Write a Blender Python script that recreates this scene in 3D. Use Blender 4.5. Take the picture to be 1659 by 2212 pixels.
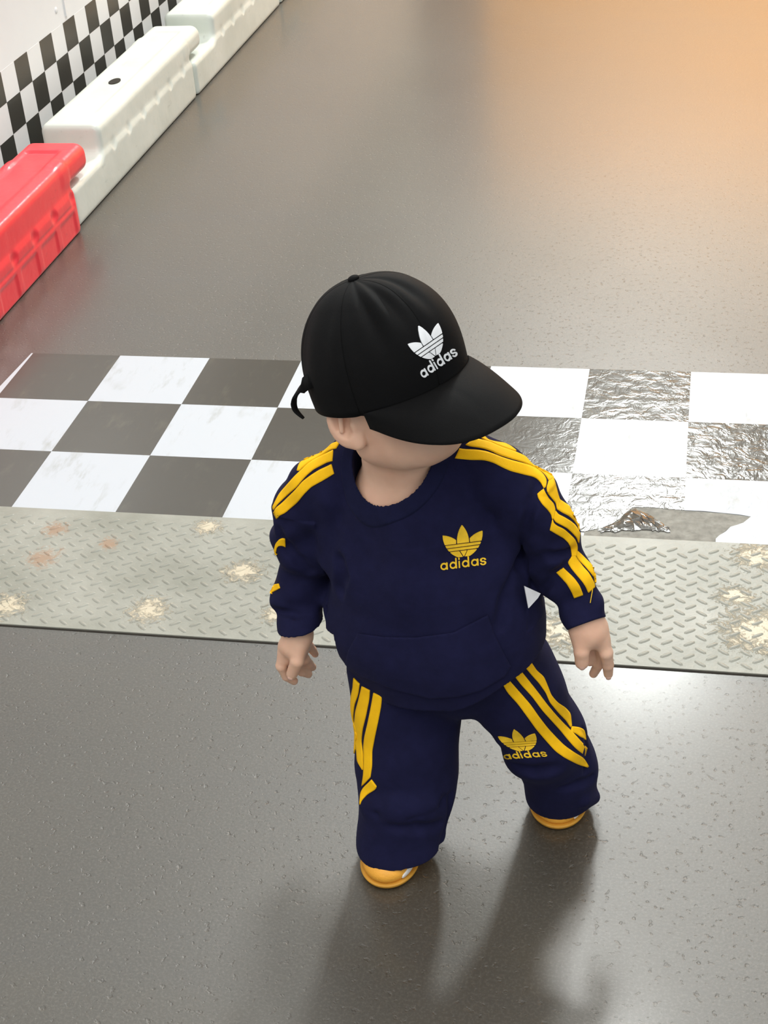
import bpy, bmesh, math, random
import numpy as np
from mathutils import Matrix, Vector
from mathutils.bvhtree import BVHTree
random.seed(7)
for o in list(bpy.data.objects):
    bpy.data.objects.remove(o)
scene = bpy.context.scene
COL = scene.collection

# ------------------------------------------------------------------ camera
CF = 3268.352                                     # focal length in pixels of the 1659 x 2212 frame
CR = np.array([[0.9796248730, 0.1889769493, -0.0679913289],
               [0.0471438635, -0.5454589418, -0.8368106111],
               [-0.1952243948, 0.8165551147, -0.5432542501]])
CC = np.array([1.20255349, -2.72411747, 1.44402183])
cam = bpy.data.cameras.new('camera')
cam.sensor_fit = 'VERTICAL'
cam.sensor_height = 36.0
cam.sensor_width = 27.0
cam.lens = 36.0 * CF / 2212.0
cam.clip_start = 0.05
cam.clip_end = 100
camo = bpy.data.objects.new('camera', cam)
COL.objects.link(camo)
mw = Matrix.Identity(4)
for r in range(3):
    mw[r][0] = CR[0][r]
    mw[r][1] = -CR[1][r]
    mw[r][2] = -CR[2][r]
    mw[r][3] = CC[r]
camo.matrix_world = mw
scene.camera = camo

# ------------------------------------------------------------------ world, lamps, exposure
scene.view_settings.view_transform = 'Standard'
scene.view_settings.look = 'None'
scene.view_settings.exposure = 0.0
scene.view_settings.gamma = 1.0
scene.view_settings.use_curve_mapping = False
world = bpy.data.worlds.new('world')
scene.world = world
world.use_nodes = True
world.node_tree.nodes['Background'].inputs[0].default_value = (0.62, 0.66, 0.68, 1)
world.node_tree.nodes['Background'].inputs[1].default_value = 1.0


def lamp(name, loc, sx, sy, radiance, col, target=None):
    l = bpy.data.lights.new(name, 'AREA')
    l.shape = 'RECTANGLE'
    l.size = sx
    l.size_y = sy
    l.energy = radiance * math.pi * sx * sy
    l.color = col
    o = bpy.data.objects.new(name, l)
    COL.objects.link(o)
    o.location = loc
    if target is not None:
        o.rotation_euler = (Vector(target) - Vector(loc)).to_track_quat('-Z', 'Y').to_euler()
    return o


lamp('ceiling_lamp_field', (1.3, -3.6, 3.9), 5.0, 5.0, 2.7, (1.0, 0.99, 0.97))
lamp('ceiling_lamp_hall', (0.6, 3.1, 3.9), 6.4, 6.0, 0.95, (0.96, 1.0, 0.99))
lamp('ceiling_lamp_bay', (0.95, 4.6, 3.85), 0.5, 0.5, 250.0, (0.95, 1.0, 0.98), (0.95, -1.0, 0.0))
lamp('ceiling_lamp_near', (0.75, 1.1, 3.85), 0.6, 0.6, 54.0, (0.98, 1.0, 0.97), (0.8, -1.6, 0.0))
lamp('added_wall_fill', (2.6, 5.7, 2.70), 4.6, 0.3, 62.0, (1.0, 0.88, 0.70), (2.6, 7.0, 0.8))  # added unseen lamp, brightens the orange panel for its floor reflection


# ------------------------------------------------------------------ pixel <-> world
def ray(px, py):
    d = CR.T @ np.array([(px - 829.5) / CF, (py - 1106.0) / CF, 1.0])
    return d / np.linalg.norm(d)


def onz(px, py, z=0.0):
    d = ray(px, py)
    return CC + d * ((z - CC[2]) / d[2])


def ony(px, py, y):
    d = ray(px, py)
    return CC + d * ((y - CC[1]) / d[1])


def onx(px, py, x):
    d = ray(px, py)
    return CC + d * ((x - CC[0]) / d[0])


# ------------------------------------------------------------------ materials
def srgb(r, g, b):
    f = lambda c: ((c / 255 + 0.055) / 1.055) ** 2.4 if c > 10 else c / 255 / 12.92
    return (f(r), f(g), f(b), 1.0)


class NT:
    def __init__(s, name):
        s.m = bpy.data.materials.new(name)
        s.m.use_nodes = True
        s.t = s.m.node_tree
        s.b = s.t.nodes['Principled BSDF']
        s._c = None

    def n(s, typ, **kw):
        nd = s.t.nodes.new(typ)
        for k, v in kw.items():
            setattr(nd, k, v)
        return nd

    def link(s, a, b):
        s.t.links.new(a, b)

    def coord(s):
        if s._c is None:
            s._c = s.n('ShaderNodeTexCoord').outputs['Object']
        return s._c

    def noise(s, scale, detail=3.0, rough=0.55, stretch=None, dist=0.0):
        nd = s.n('ShaderNodeTexNoise')
        nd.inputs['Scale'].default_value = scale
        nd.inputs['Detail'].default_value = detail
        nd.inputs['Roughness'].default_value = rough
        nd.inputs['Distortion'].default_value = dist
        src = s.coord()
        if stretch is not None:
            mp = s.n('ShaderNodeMapping')
            mp.inputs['Scale'].default_value = stretch[0]
            mp.inputs['Rotation'].default_value = stretch[1]
            s.link(src, mp.inputs[0])
            src = mp.outputs[0]
        s.link(src, nd.inputs['Vector'])
        return nd.outputs['Fac']

    def ramp(s, fac, stops):
        r = s.n('ShaderNodeValToRGB')
        el = r.color_ramp.elements
        while len(el) < len(stops):
            el.new(0.5)
        for e, (p, c) in zip(el, stops):
            e.position = p
            e.color = c if len(c) == 4 else (*c, 1)
        s.link(fac, r.inputs[0])
        return r.outputs[0]

    def math(s, op, a, b=None, c=None):
        nd = s.n('ShaderNodeMath', operation=op)
        for i, v in enumerate((a, b, c)):
            if v is None:
                continue
            if isinstance(v, (int, float)):
                nd.inputs[i].default_value = v
            else:
                s.link(v, nd.inputs[i])
        return nd.outputs[0]

    def mix(s, fac, a, b):
        nd = s.n('ShaderNodeMix', data_type='RGBA')
        for sock, v in ((nd.inputs[0], fac), (nd.inputs[6], a), (nd.inputs[7], b)):
            if isinstance(v, (int, float)):
                sock.default_value = v
            elif isinstance(v, tuple):
                sock.default_value = v if len(v) == 4 else (*v, 1)
            else:
                s.link(v, sock)
        return nd.outputs[2]

    def bump(s, h, dist, strength=1.0, prev=None):
        nd = s.n('ShaderNodeBump')
        nd.inputs['Strength'].default_value = strength
        nd.inputs['Distance'].default_value = dist
        s.link(h, nd.inputs['Height'])
        if prev is not None:
            s.link(prev, nd.inputs['Normal'])
        s.link(nd.outputs[0], s.b.inputs['Normal'])
        return nd.outputs[0]

    def set(s, **kw):
        for k, v in kw.items():
            k = k.replace('_', ' ')
            if isinstance(v, (int, float, tuple)):
                s.b.inputs[k].default_value = v
            else:
                s.link(v, s.b.inputs[k])
        return s


def fabric(name, col, rough=0.85, sheen=0.15, weave=900.0, var=0.25, spec=0.25):
    t = NT(name)
    nz = t.noise(60, 4)
    dark = tuple(c * (1 - var) for c in col[:3])
    lite = tuple(min(1, c * (1 + var)) for c in col[:3])
    t.set(Base_Color=t.ramp(nz, [(0.3, dark), (0.7, lite)]), Roughness=rough)
    t.b.inputs['Specular IOR Level'].default_value = spec
    t.b.inputs['Sheen Weight'].default_value = sheen
    t.b.inputs['Sheen Roughness'].default_value = 0.45
    t.b.inputs['Sheen Tint'].default_value = (*[min(1, c * 3 + 0.05) for c in col[:3]], 1)
    t.bump(t.noise(weave, 2), 0.0006, 0.5)
    return t.m


def plain(name, col, rough, spec=0.5, nscale=40.0, var=0.1, bump=0.0, bscale=200.0):
    t = NT(name)
    nz = t.noise(nscale, 4)
    t.set(Base_Color=t.ramp(nz, [(0.3, tuple(c * (1 - var) for c in col[:3])), (0.7, tuple(min(1, c * (1 + var)) for c in col[:3]))]),
          Roughness=rough)
    t.b.inputs['Specular IOR Level'].default_value = spec
    if bump:
        t.bump(t.noise(bscale, 3), bump, 1.0)
    return t.m


M = {}
# floor: dark sealed concrete, polished by tyres
t = NT('sealed_concrete')
n1 = t.noise(1.3, 6, 0.6)
n2 = t.noise(2.2, 5, 0.6, ((0.35, 3.2, 1), (0, 0, 0.9)))
n3 = t.noise(260, 3, 0.7)
base = t.ramp(n1, [(0.3, (0.024, 0.019, 0.011)), (0.7, (0.044, 0.036, 0.023))])
base = t.mix(t.ramp(n2, [(0.50, (0, 0, 0)), (0.72, (0.55, 0.55, 0.55))]), base, (0.030, 0.027, 0.023))
base = t.mix(t.ramp(n3, [(0.48, (0, 0, 0)), (0.72, (0.45, 0.45, 0.45))]), base, (0.125, 0.112, 0.09))
t.set(Base_Color=base, Roughness=t.ramp(n1, [(0.3, (0.47, 0.47, 0.47)), (0.7, (0.55, 0.55, 0.55))]), IOR=1.8)
t.set(Coat_Weight=0.58, Coat_Roughness=0.20, Coat_IOR=1.5)
pit = t.ramp(t.noise(105, 2, 0.5), [(0.62, (1, 1, 1)), (0.72, (0, 0, 0))])
b0 = t.bump(pit, 0.0014, 0.45)
b1 = t.bump(t.noise(240, 3, 0.65), 0.00050, 0.5, b0)
t.bump(t.noise(40, 3), 0.0008, 0.25, b1)
M['floor'] = t.m

M['wall'] = plain('white_painted_panel', (0.80, 0.80, 0.81), 0.4, 0.4, 3, 0.03)
M['ceiling'] = plain('pale_ceiling_board', (0.62, 0.62, 0.60), 0.8, 0.2, 2, 0.06)
M['orange'] = plain('added_orange_panel_paint', (0.88, 0.45, 0.14), 0.8, 0.3, 2, 0.06)
M['mauve'] = plain('added_mauve_panel_paint', (0.16, 0.11, 0.11), 0.7, 0.3, 2, 0.1)
M['grey_wall'] = plain('grey_upper_wall', (0.52, 0.50, 0.42), 0.7, 0.3, 2, 0.1)

# printed vinyl film of the finish line
def film(name, col, rough, scuff):
    t = NT(name)
    n1 = t.noise(26, 5, 0.7, ((1.0, 0.28, 1), (0, 0, 0.55)))
    n2 = t.noise(9, 3)
    sc = t.math('MULTIPLY', t.ramp(n1, [(0.52, (0, 0, 0)), (0.68, (1, 1, 1))]), t.ramp(n2, [(0.46, (0, 0, 0)), (0.62, (1, 1, 1))]))
    t.set(Base_Color=t.mix(t.math('MULTIPLY', sc, 0.85), col, scuff), Roughness=rough, IOR=1.5)
    # the film lies flat on the left and is wrinkled where it has come loose on the right
    sep = t.n('ShaderNodeSeparateXYZ')
    t.link(t.coord(), sep.inputs[0])
    mr = t.n('ShaderNodeMapRange')
    mr.inputs['From Min'].default_value = 0.80
    mr.inputs['From Max'].default_value = 1.25
    mr.inputs['To Min'].default_value = 0.10
    mr.inputs['To Max'].default_value = 1.0
    t.link(sep.outputs[0], mr.inputs['Value'])
    w1 = t.noise(34, 3, 0.6, ((1.0, 1.0, 1), (0, 0, 0.5)), 1.2)
    w2 = t.noise(7, 2, 0.5, ((0.12, 3.0, 1), (0, 0, 0.0)))
    h = t.math('ADD', w1, t.math('MULTIPLY', w2, 0.9))
    h = t.math('MULTIPLY', h, mr.outputs[0])
    t.bump(h, 0.0026, 0.7)
    return t.m


M['film_white'] = film('white_vinyl_film', (0.51, 0.535, 0.575, 1), 0.50, (0.36, 0.37, 0.36, 1))
M['film_dark'] = film('dark_vinyl_film', (0.070, 0.063, 0.053, 1), 0.20, (0.10, 0.09, 0.07, 1))

# tread plate, painted grey with the paint worn through in spots
t = NT('worn_painted_tread_plate')
n1 = t.noise(6, 5, 0.6)
n2 = t.noise(70, 5, 0.7, None, 1.5)
base = t.ramp(n1, [(0.3, (0.23, 0.23, 0.19)), (0.7, (0.36, 0.355, 0.31))])
geo = t.coord()
spots = [((322, 1322), 0.036, 0), ((528, 1238), 0.034, 0), ((448, 1142), 0.026, 0), ((18, 1312), 0.034, 0), ((95, 1208), 0.030, 1),
         ((122, 1146), 0.024, 1), ((235, 1178), 0.020, 1), ((600, 1330), 0.028, 0), ((1640, 1365), 0.060, 0), ((1636, 1205), 0.040, 0),
         ((1215, 1365), 0.045, 0), ((1590, 1290), 0.03, 0)]
acc = [None, None]
for (pp, rad, kind) in spots:
    c = onz(*pp)
    vm = t.n('ShaderNodeVectorMath', operation='DISTANCE')
    t.link(geo, vm.inputs[0])
    vm.inputs[1].default_value = (c[0], c[1], 0.003)
    v = t.math('SUBTRACT', 1.0, t.math('DIVIDE', vm.outputs['Value'], rad * 1.7))
    v = t.math('MAXIMUM', v, 0.0)
    acc[kind] = v if acc[kind] is None else t.math('MAXIMUM', acc[kind], v)
mk = [t.ramp(t.math('ADD', t.math('MULTIPLY', acc[k], 0.42), t.math('MULTIPLY', n2, 0.85)), [(0.60, (0, 0, 0)), (0.74, (1, 1, 1))]) for k in (0, 1)]
mk = [t.math('MULTIPLY', mk[k], t.math('GREATER_THAN', acc[k], 0.02)) for k in (0, 1)]
base = t.mix(t.math('MULTIPLY', mk[0], 0.85), base, (0.60, 0.52, 0.38, 1))
base = t.mix(t.math('MULTIPLY', mk[1], 0.75), base, (0.33, 0.20, 0.12, 1))
t.set(Base_Color=base, Roughness=0.46, IOR=1.5)
b1 = t.bump(t.noise(120, 3), 0.0015, 0.5)
t.bump(mk[0], 0.0016, 0.8, b1)
M['plate'] = t.m

def plastic(name, c0, c1, rough):
    t = NT(name)
    n1 = t.noise(5, 4)
    n2 = t.noise(40, 5, 0.7, ((1, 0.4, 1), (0, 0, 0)))
    base = t.ramp(n1, [(0.3, c0), (0.7, c1)])
    base = t.mix(t.ramp(n2, [(0.62, (0, 0, 0)), (0.78, (0.5, 0.5, 0.5))]), base, tuple(c * 0.55 for c in c0))
    t.set(Base_Color=base, Roughness=rough)
    t.b.inputs['Subsurface Weight'].default_value = 0.15
    t.b.inputs['Subsurface Radius'].default_value = (0.01, 0.01, 0.01)
    t.bump(t.noise(14, 3), 0.004, 0.5)
    return t.m


M['white_plastic'] = plastic('moulded_white_plastic', (0.62, 0.66, 0.60), (0.75, 0.78, 0.72), 0.36)
M['red_plastic'] = plastic('moulded_red_plastic', (0.88, 0.035, 0.055), (0.95, 0.060, 0.080), 0.32)
M['black_print'] = plain('black_vinyl_sticker', (0.022, 0.019, 0.015), 0.35, 0.5, 8, 0.2)
M['white_print'] = plain('white_vinyl_sticker', (0.80, 0.80, 0.81), 0.35, 0.5, 8, 0.02)
M['gap'] = plain('dark_rubber_gap', (0.035, 0.03, 0.025), 0.8, 0.2)
M['bare'] = plain('bare_dusty_concrete', (0.26, 0.25, 0.22), 0.75, 0.25, 60, 0.25, 0.0006, 220)
M['metal'] = plain('dull_screw_metal', (0.6, 0.6, 0.6), 0.35, 0.6)

M['navy'] = fabric('navy_sweat_fabric', (0.0085, 0.0088, 0.036), 0.9, 0.16, 1100, 0.12, 0.15)
M['navy_rib'] = fabric('navy_rib_knit', (0.0075, 0.0085, 0.034), 0.9, 0.16, 700, 0.12, 0.15)
M['yellow'] = fabric('yellow_tape', (0.98, 0.53, 0.006), 0.75, 0.05, 1500, 0.06, 0.2)
M['embroidery'] = fabric('yellow_embroidery', (0.84, 0.52, 0.02), 0.6, 0.05, 1800, 0.16, 0.35)
M['cap'] = fabric('black_cotton_twill', (0.0025, 0.0025, 0.0028), 0.8, 0.012, 1400, 0.12, 0.15)
M['cap_dark'] = fabric('black_cap_seam', (0.003, 0.003, 0.003), 0.9, 0.05, 1400, 0.1, 0.1)
M['white_thread'] = fabric('white_embroidery', (0.82, 0.84, 0.86), 0.6, 0.05, 1800, 0.04, 0.3)
M['tag'] = fabric('white_satin_label', (0.74, 0.74, 0.76), 0.4, 0.05, 900, 0.06, 0.4)
M['shoe'] = plain('yellow_shoe_leather', (0.86, 0.40, 0.045), 0.45, 0.45, 60, 0.08, 0.0004, 500)
M['sole'] = plain('amber_rubber_sole', (0.55, 0.27, 0.03), 0.55, 0.4, 60, 0.1)
M['shoe_white'] = plain('white_shoe_trim', (0.82, 0.80, 0.76), 0.45, 0.4)
t = NT('toddler_skin')
n1 = t.noise(28, 3)
t.set(Base_Color=t.ramp(n1, [(0.3, (0.70, 0.42, 0.295)), (0.7, (0.78, 0.50, 0.36))]), Roughness=0.48)
t.b.inputs['Subsurface Weight'].default_value = 0.25
t.b.inputs['Subsurface Radius'].default_value = (0.006, 0.0025, 0.0012)
t.b.inputs['Specular IOR Level'].default_value = 0.35
t.bump(t.noise(500, 2), 0.0002, 0.5)
M['skin'] = t.m
M['nail'] = plain('pale_nail', (0.74, 0.46, 0.36), 0.3, 0.5)
M['lip'] = plain('lip_skin', (0.52, 0.17, 0.13), 0.4, 0.5)
M['eye_white'] = plain('eye_white', (0.75, 0.73, 0.70), 0.2, 0.6)
M['iris'] = plain('dark_iris', (0.02, 0.012, 0.008), 0.15, 0.6)


# ------------------------------------------------------------------ mesh helpers
def mesh_np(name, v, quads, mat, parent=None, smooth=True):
    me = bpy.data.meshes.new(name)
    v = np.asarray(v, dtype=np.float32)
    q = np.asarray(quads, dtype=np.int32)
    k = q.shape[1]
    me.vertices.add(len(v))
    me.vertices.foreach_set('co', v.ravel())
    me.loops.add(q.size)
    me.loops.foreach_set('vertex_index', q.ravel())
    me.polygons.add(len(q))
    me.polygons.foreach_set('loop_start', np.arange(0, q.size, k, dtype=np.int32))
    me.polygons.foreach_set('loop_total', np.full(len(q), k, dtype=np.int32))
    me.update(calc_edges=True)
    me.validate()
    if smooth:
        me.polygons.foreach_set('use_smooth', np.ones(len(me.polygons), dtype=bool))
    me.materials.append(mat)
    return link(name, me, parent)


def mesh_py(name, v, f, mat, parent=None, smooth=False):
    me = bpy.data.meshes.new(name)
    me.from_pydata([tuple(map(float, p)) for p in v], [], f)
    me.update()
    if smooth:
        me.polygons.foreach_set('use_smooth', np.ones(len(me.polygons), dtype=bool))
    me.materials.append(mat)
    return link(name, me, parent)


def link(name, data, parent=None):
    o = bpy.data.objects.new(name, data)
    COL.objects.link(o)
    if parent is not None:
        o.parent = parent
        o.matrix_parent_inverse = Matrix.Translation(-root_loc(parent))
    return o


def root_loc(p):
    v = Vector(p.location)
    while p.parent is not None:
        p = p.parent
        v = v + Vector(p.location) if p.type == 'EMPTY' and v.length == 0 else v
    return v


def thing(name, label, cat, loc=(0, 0, 0), group=None):
    o = bpy.data.objects.new(name, None)
    COL.objects.link(o)
    o.empty_display_size = 0.1
    o.location = loc
    tag(o, label, cat, group)
    return o


def tag(o, label, cat, group=None):
    o['label'] = label
    o['category'] = cat
    if group:
        o['group'] = group
    return o


def struct(o):
    o['kind'] = 'structure'
    return o


def sub(name, v, f, mat, parent, smooth=False):
    """a part under a part: both carry world coordinates, the parent part sits at its root's inverse"""
    o = mesh_py(name, v, f, mat, None, smooth)
    attach(o, parent)
    return o


def attach(o, parent):
    o.parent = parent
    m = Matrix.Identity(4)
    p = parent
    # the world matrix of a parent here is always the identity or a pure translation of the root Empty
    if p.type == 'EMPTY':
        m = Matrix.Translation(-Vector(p.location))
    o.matrix_parent_inverse = m
    return o


def boxv(x0, x1, y0, y1, z0, z1):
    v = [(x, y, z) for z in (z0, z1) for y in (y0, y1) for x in (x0, x1)]
    f = [(0, 2, 3, 1), (4, 5, 7, 6), (0, 1, 5, 4), (2, 6, 7, 3), (0, 4, 6, 2), (1, 3, 7, 5)]
    return v, f


def slab(name, poly, z0, z1, mat, parent=None):
    """a flat piece with its own thickness from a ground outline"""
    n = len(poly)
    v = [(p[0], p[1], z0) for p in poly] + [(p[0], p[1], z1) for p in poly]
    f = [tuple(range(n - 1, -1, -1)), tuple(range(n, 2 * n))]
    f += [(i, (i + 1) % n, n + (i + 1) % n, n + i) for i in range(n)]
    o = mesh_py(name, v, f, mat, None)
    bm = bmesh.new()
    bm.from_mesh(o.data)
    bmesh.ops.recalc_face_normals(bm, faces=bm.faces)
    bm.to_mesh(o.data)
    bm.free()
    if parent is not None:
        attach(o, parent)
    return o


# ------------------------------------------------------------------ distance fields and surface nets
class Field:
    def __init__(s, lo, hi, h):
        s.h = h
        s.lo = np.array(lo, float)
        n = np.ceil((np.array(hi, float) - s.lo) / h).astype(int) + 1
        s.ax = [(s.lo[i] + h * np.arange(n[i])).astype(np.float32) for i in range(3)]
        s.a = np.full(n, 9.0, dtype=np.float32)

    def sl(s, lo, hi):
        r = []
        for i in range(3):
            a = int(max(0, math.floor((lo[i] - s.lo[i]) / s.h)))
            b = int(min(len(s.ax[i]), math.ceil((hi[i] - s.lo[i]) / s.h) + 1))
            r.append(slice(a, max(a, b)))
        return tuple(r)

    def pts(s, sl):
        return s.ax[0][sl[0]][:, None, None], s.ax[1][sl[1]][None, :, None], s.ax[2][sl[2]][None, None, :]

    def put(s, prim, k=0.0, op='u'):
        fn, lo, hi = prim
        m = max(k, 3 * s.h) + s.h * 2
        sl = s.sl(np.array(lo) - m, np.array(hi) + m)
        A = s.a[sl]
        if A.size == 0:
            return
        d = fn(*s.pts(sl)).astype(np.float32)
        if op == 'u':
            s.a[sl] = smin(A, d, k)
        elif op == 's':
            s.a[sl] = -smin(-A, d, k)

    def cut(s, fn):
        sl = (slice(None),) * 3
        s.a = np.maximum(s.a, fn(*s.pts(sl)).astype(np.float32))

    def warp(s, fn, lo=None, hi=None):
        sl = (slice(None),) * 3 if lo is None else s.sl(lo, hi)
        s.a[sl] += fn(*s.pts(sl)).astype(np.float32)

    def mesh(s):
        return nets(s.a, s.lo, s.h)


def smin(a, b, k):
    if k <= 0:
        return np.minimum(a, b)
    h = np.clip(0.5 + 0.5 * (b - a) / k, 0, 1)
    return b * (1 - h) + a * h - k * h * (1 - h)


def nets(A, lo, h):
    S = A < 0
    nx, ny, nz = A.shape
    c = np.zeros((nx - 1, ny - 1, nz - 1), dtype=np.uint8)
    for i in (0, 1):
        for j in (0, 1):
            for k in (0, 1):
                c += S[i:nx - 1 + i, j:ny - 1 + j, k:nz - 1 + k]
    act = (c > 0) & (c < 8)
    I = np.argwhere(act)
    idx = np.full(act.shape, -1, dtype=np.int32)
    idx[act] = np.arange(len(I))
    P = np.zeros((len(I), 3))
    W = np.zeros(len(I))
    cor = [(i, j, k) for i in (0, 1) for j in (0, 1) for k in (0, 1)]
    val = {q: A[I[:, 0] + q[0], I[:, 1] + q[1], I[:, 2] + q[2]].astype(float) for q in cor}
    for q in cor:
        for ax in range(3):
            if q[ax] == 0:
                r = list(q)
                r[ax] = 1
                r = tuple(r)
                a, b = val[q], val[r]
                m = (a < 0) != (b < 0)
                tt = np.where(m, a / np.where(m, a - b, 1), 0)
                p = np.tile(np.array(q, float), (len(I), 1))
                p[:, ax] += tt
                P += np.where(m[:, None], p, 0)
                W += m
    V = (I + P / W[:, None]) * h + lo
    Q = []
    for ax in range(3):
        o1, o2 = [(1, 2), (2, 0), (0, 1)][ax]
        s0 = [slice(1, -1)] * 3
        s1 = [slice(1, -1)] * 3
        s0[ax] = slice(0, -1)
        s1[ax] = slice(1, None)
        a, b = S[tuple(s0)], S[tuple(s1)]
        off = np.ones(3, int)
        off[ax] = 0
        for flip, mask in ((False, a & ~b), (True, ~a & b)):
            e = np.argwhere(mask) + off
            if len(e) == 0:
                continue
            def cell(d1, d2):
                g = e.copy()
                g[:, o1] -= d1
                g[:, o2] -= d2
                return idx[g[:, 0], g[:, 1], g[:, 2]]
            q = np.stack([cell(1, 1), cell(0, 1), cell(0, 0), cell(1, 0)], 1)
            Q.append(q[:, ::-1] if flip else q)
    Q = np.concatenate(Q)
    Q = Q[(Q >= 0).all(1)]
    return V, Q


def cone(a, b, ra, rb):
    a = np.array(a, float)
    b = np.array(b, float)
    ab = b - a
    L2 = max(1e-12, float(ab @ ab))
    def fn(X, Y, Z):
        x, y, z = X - a[0], Y - a[1], Z - a[2]
        tt = np.clip((x * ab[0] + y * ab[1] + z * ab[2]) / L2, 0, 1)
        return np.sqrt((x - tt * ab[0]) ** 2 + (y - tt * ab[1]) ** 2 + (z - tt * ab[2]) ** 2) - (ra + (rb - ra) * tt)
    r = max(ra, rb)
    return fn, np.minimum(a, b) - r, np.maximum(a, b) + r


def ell(c, r, axes=None):
    c = np.array(c, float)
    r = np.array(r, float)
    E = np.eye(3) if axes is None else np.array(axes, float)
    def fn(X, Y, Z):
        x, y, z = X - c[0], Y - c[1], Z - c[2]
        u = [(x * E[i][0] + y * E[i][1] + z * E[i][2]) for i in range(3)]
        k0 = np.sqrt(sum((u[i] / r[i]) ** 2 for i in range(3)))
        k1 = np.sqrt(sum((u[i] / r[i] ** 2) ** 2 for i in range(3))) + 1e-9
        return k0 * (k0 - 1) / k1
    R = r.max()
    return fn, c - R, c + R


def loft(pts, U):
    """pts: list of (centre, ru, rv); elliptical section, U = the wide axis"""
    U = np.array(U, float)
    out = []
    for (c0, u0, v0), (c1, u1, v1) in zip(pts[:-1], pts[1:]):
        a, b = np.array(c0, float), np.array(c1, float)
        T = b - a
        L = np.linalg.norm(T)
        T /= L
        u = U - T * (U @ T)
        u /= np.linalg.norm(u)
        w = np.cross(T, u)
        def fn(X, Y, Z, a=a, T=T, u=u, w=w, L=L, u0=u0, u1=u1, v0=v0, v1=v1):
            x, y, z = X - a[0], Y - a[1], Z - a[2]
            s = x * T[0] + y * T[1] + z * T[2]
            tt = np.clip(s / L, 0, 1)
            ru, rv = u0 + (u1 - u0) * tt, v0 + (v1 - v0) * tt
            e = s - tt * L
            rm = np.minimum(ru, rv)
            pu = (x * u[0] + y * u[1] + z * u[2])
            pv = (x * w[0] + y * w[1] + z * w[2])
            k0 = np.sqrt((pu / ru) ** 2 + (pv / rv) ** 2 + (e / rm) ** 2)
            k1 = np.sqrt((pu / ru ** 2) ** 2 + (pv / rv ** 2) ** 2 + (e / rm ** 2) ** 2) + 1e-9
            return k0 * (k0 - 1) / k1
        r = max(u0, u1, v0, v1)
        out.append((fn, np.minimum(a, b) - r, np.maximum(a, b) + r))
    return out


def rbox(c, half, r):
    c = np.array(c, float)
    half = np.array(half, float) - r
    def fn(X, Y, Z):
        q = [np.abs(X - c[0]) - half[0], np.abs(Y - c[1]) - half[1], np.abs(Z - c[2]) - half[2]]
        out = np.sqrt(np.maximum(q[0], 0) ** 2 + np.maximum(q[1], 0) ** 2 + np.maximum(q[2], 0) ** 2)
        return out + np.minimum(np.maximum(q[0], np.maximum(q[1], q[2])), 0) - r
    return fn, c - half - r, c + half + r


# ------------------------------------------------------------------ setting
YB = 7.0
v, f = boxv(-4.5, 6.5, -6.0, YB, -0.05, 0.0)
floor = struct(mesh_py('floor', v, f, M['floor']))
v, f = boxv(-0.67, -0.62, -6.0, YB, 0.0, 1.25)
wall_left = struct(mesh_py('wall_left', v, f, M['wall']))
v, f = boxv(-4.5, 6.5, YB, YB + 0.08, 0.0, 4.0)
wall_back = struct(mesh_py('wall_back', v, f, M['grey_wall']))
v, f = boxv(-0.20, 6.5, YB - 0.02, YB - 0.001, 0.0, 2.45)
attach(mesh_py('added_orange_panel', v, f, M['orange']), wall_back)  # unseen panel, added so the glossy floor reflects something warm
v, f = boxv(-0.60, -0.21, YB - 0.02, YB - 0.001, 0.0, 2.45)
attach(mesh_py('added_mauve_panel', v, f, M['mauve']), wall_back)  # unseen too, added for the dark tone left of the warm reflection
v, f = boxv(-4.5, 6.5, -6.0, YB + 0.08, 4.0, 4.06)
struct(mesh_py('ceiling', v, f, M['ceiling']))
# panel seam, screw on the left wall
c0 = onx(137, 0, -0.62)
v, f = boxv(-0.6202, -0.616, c0[1] - 0.006, c0[1] + 0.006, 0.33, 1.24)
attach(mesh_py('panel_seam', v, f, M['white_print']), wall_left)
c1 = onx(121, 22, -0.62)
bm = bmesh.new()
bmesh.ops.create_uvsphere(bm, u_segments=14, v_segments=8, radius=0.009, matrix=Matrix.Translation((-0.62, c1[1], c1[2])) @ Matrix.Diagonal((0.4, 1, 1, 1)))
me = bpy.data.meshes.new('screw_cap')
bm.to_mesh(me)
bm.free()
me.materials.append(M['wall'])
attach(link('screw_cap', me), wall_left)

# ------------------------------------------------------------------ checkered sticker band on the wall
WP, WZ = 0.0903, [0.318, 0.236, 0.149, 0.062, -0.02]
band = thing('checkered_wall_sticker', 'black and white checkered sticker band low on the white wall', 'sticker', (-0.62, 1.5, 0.0))
Y0 = 1.061
sq_mesh = {}
for row in range(3):
    for col in range(-14, 27):
        black = (row + col) % 2 == 1
        ya = Y0 + (col - 1) * WP
        z1, z0 = WZ[row], max(0.0, WZ[row + 1])
        key = (row, black)
        if key not in sq_mesh:
            v, f = boxv(0.0, 0.0008 if black else 0.0005, 0.0, WP, z0, z1)
            me = bpy.data.meshes.new('checker')
            me.from_pydata(v, [], f)
            me.materials.append(M['black_print'] if black else M['white_print'])
            sq_mesh[key] = me
        o = bpy.data.objects.new('black_square' if black else 'white_square', sq_mesh[key])
        COL.objects.link(o)
        o.location = (-0.6199, ya, 0)
        attach(o, band)

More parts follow.
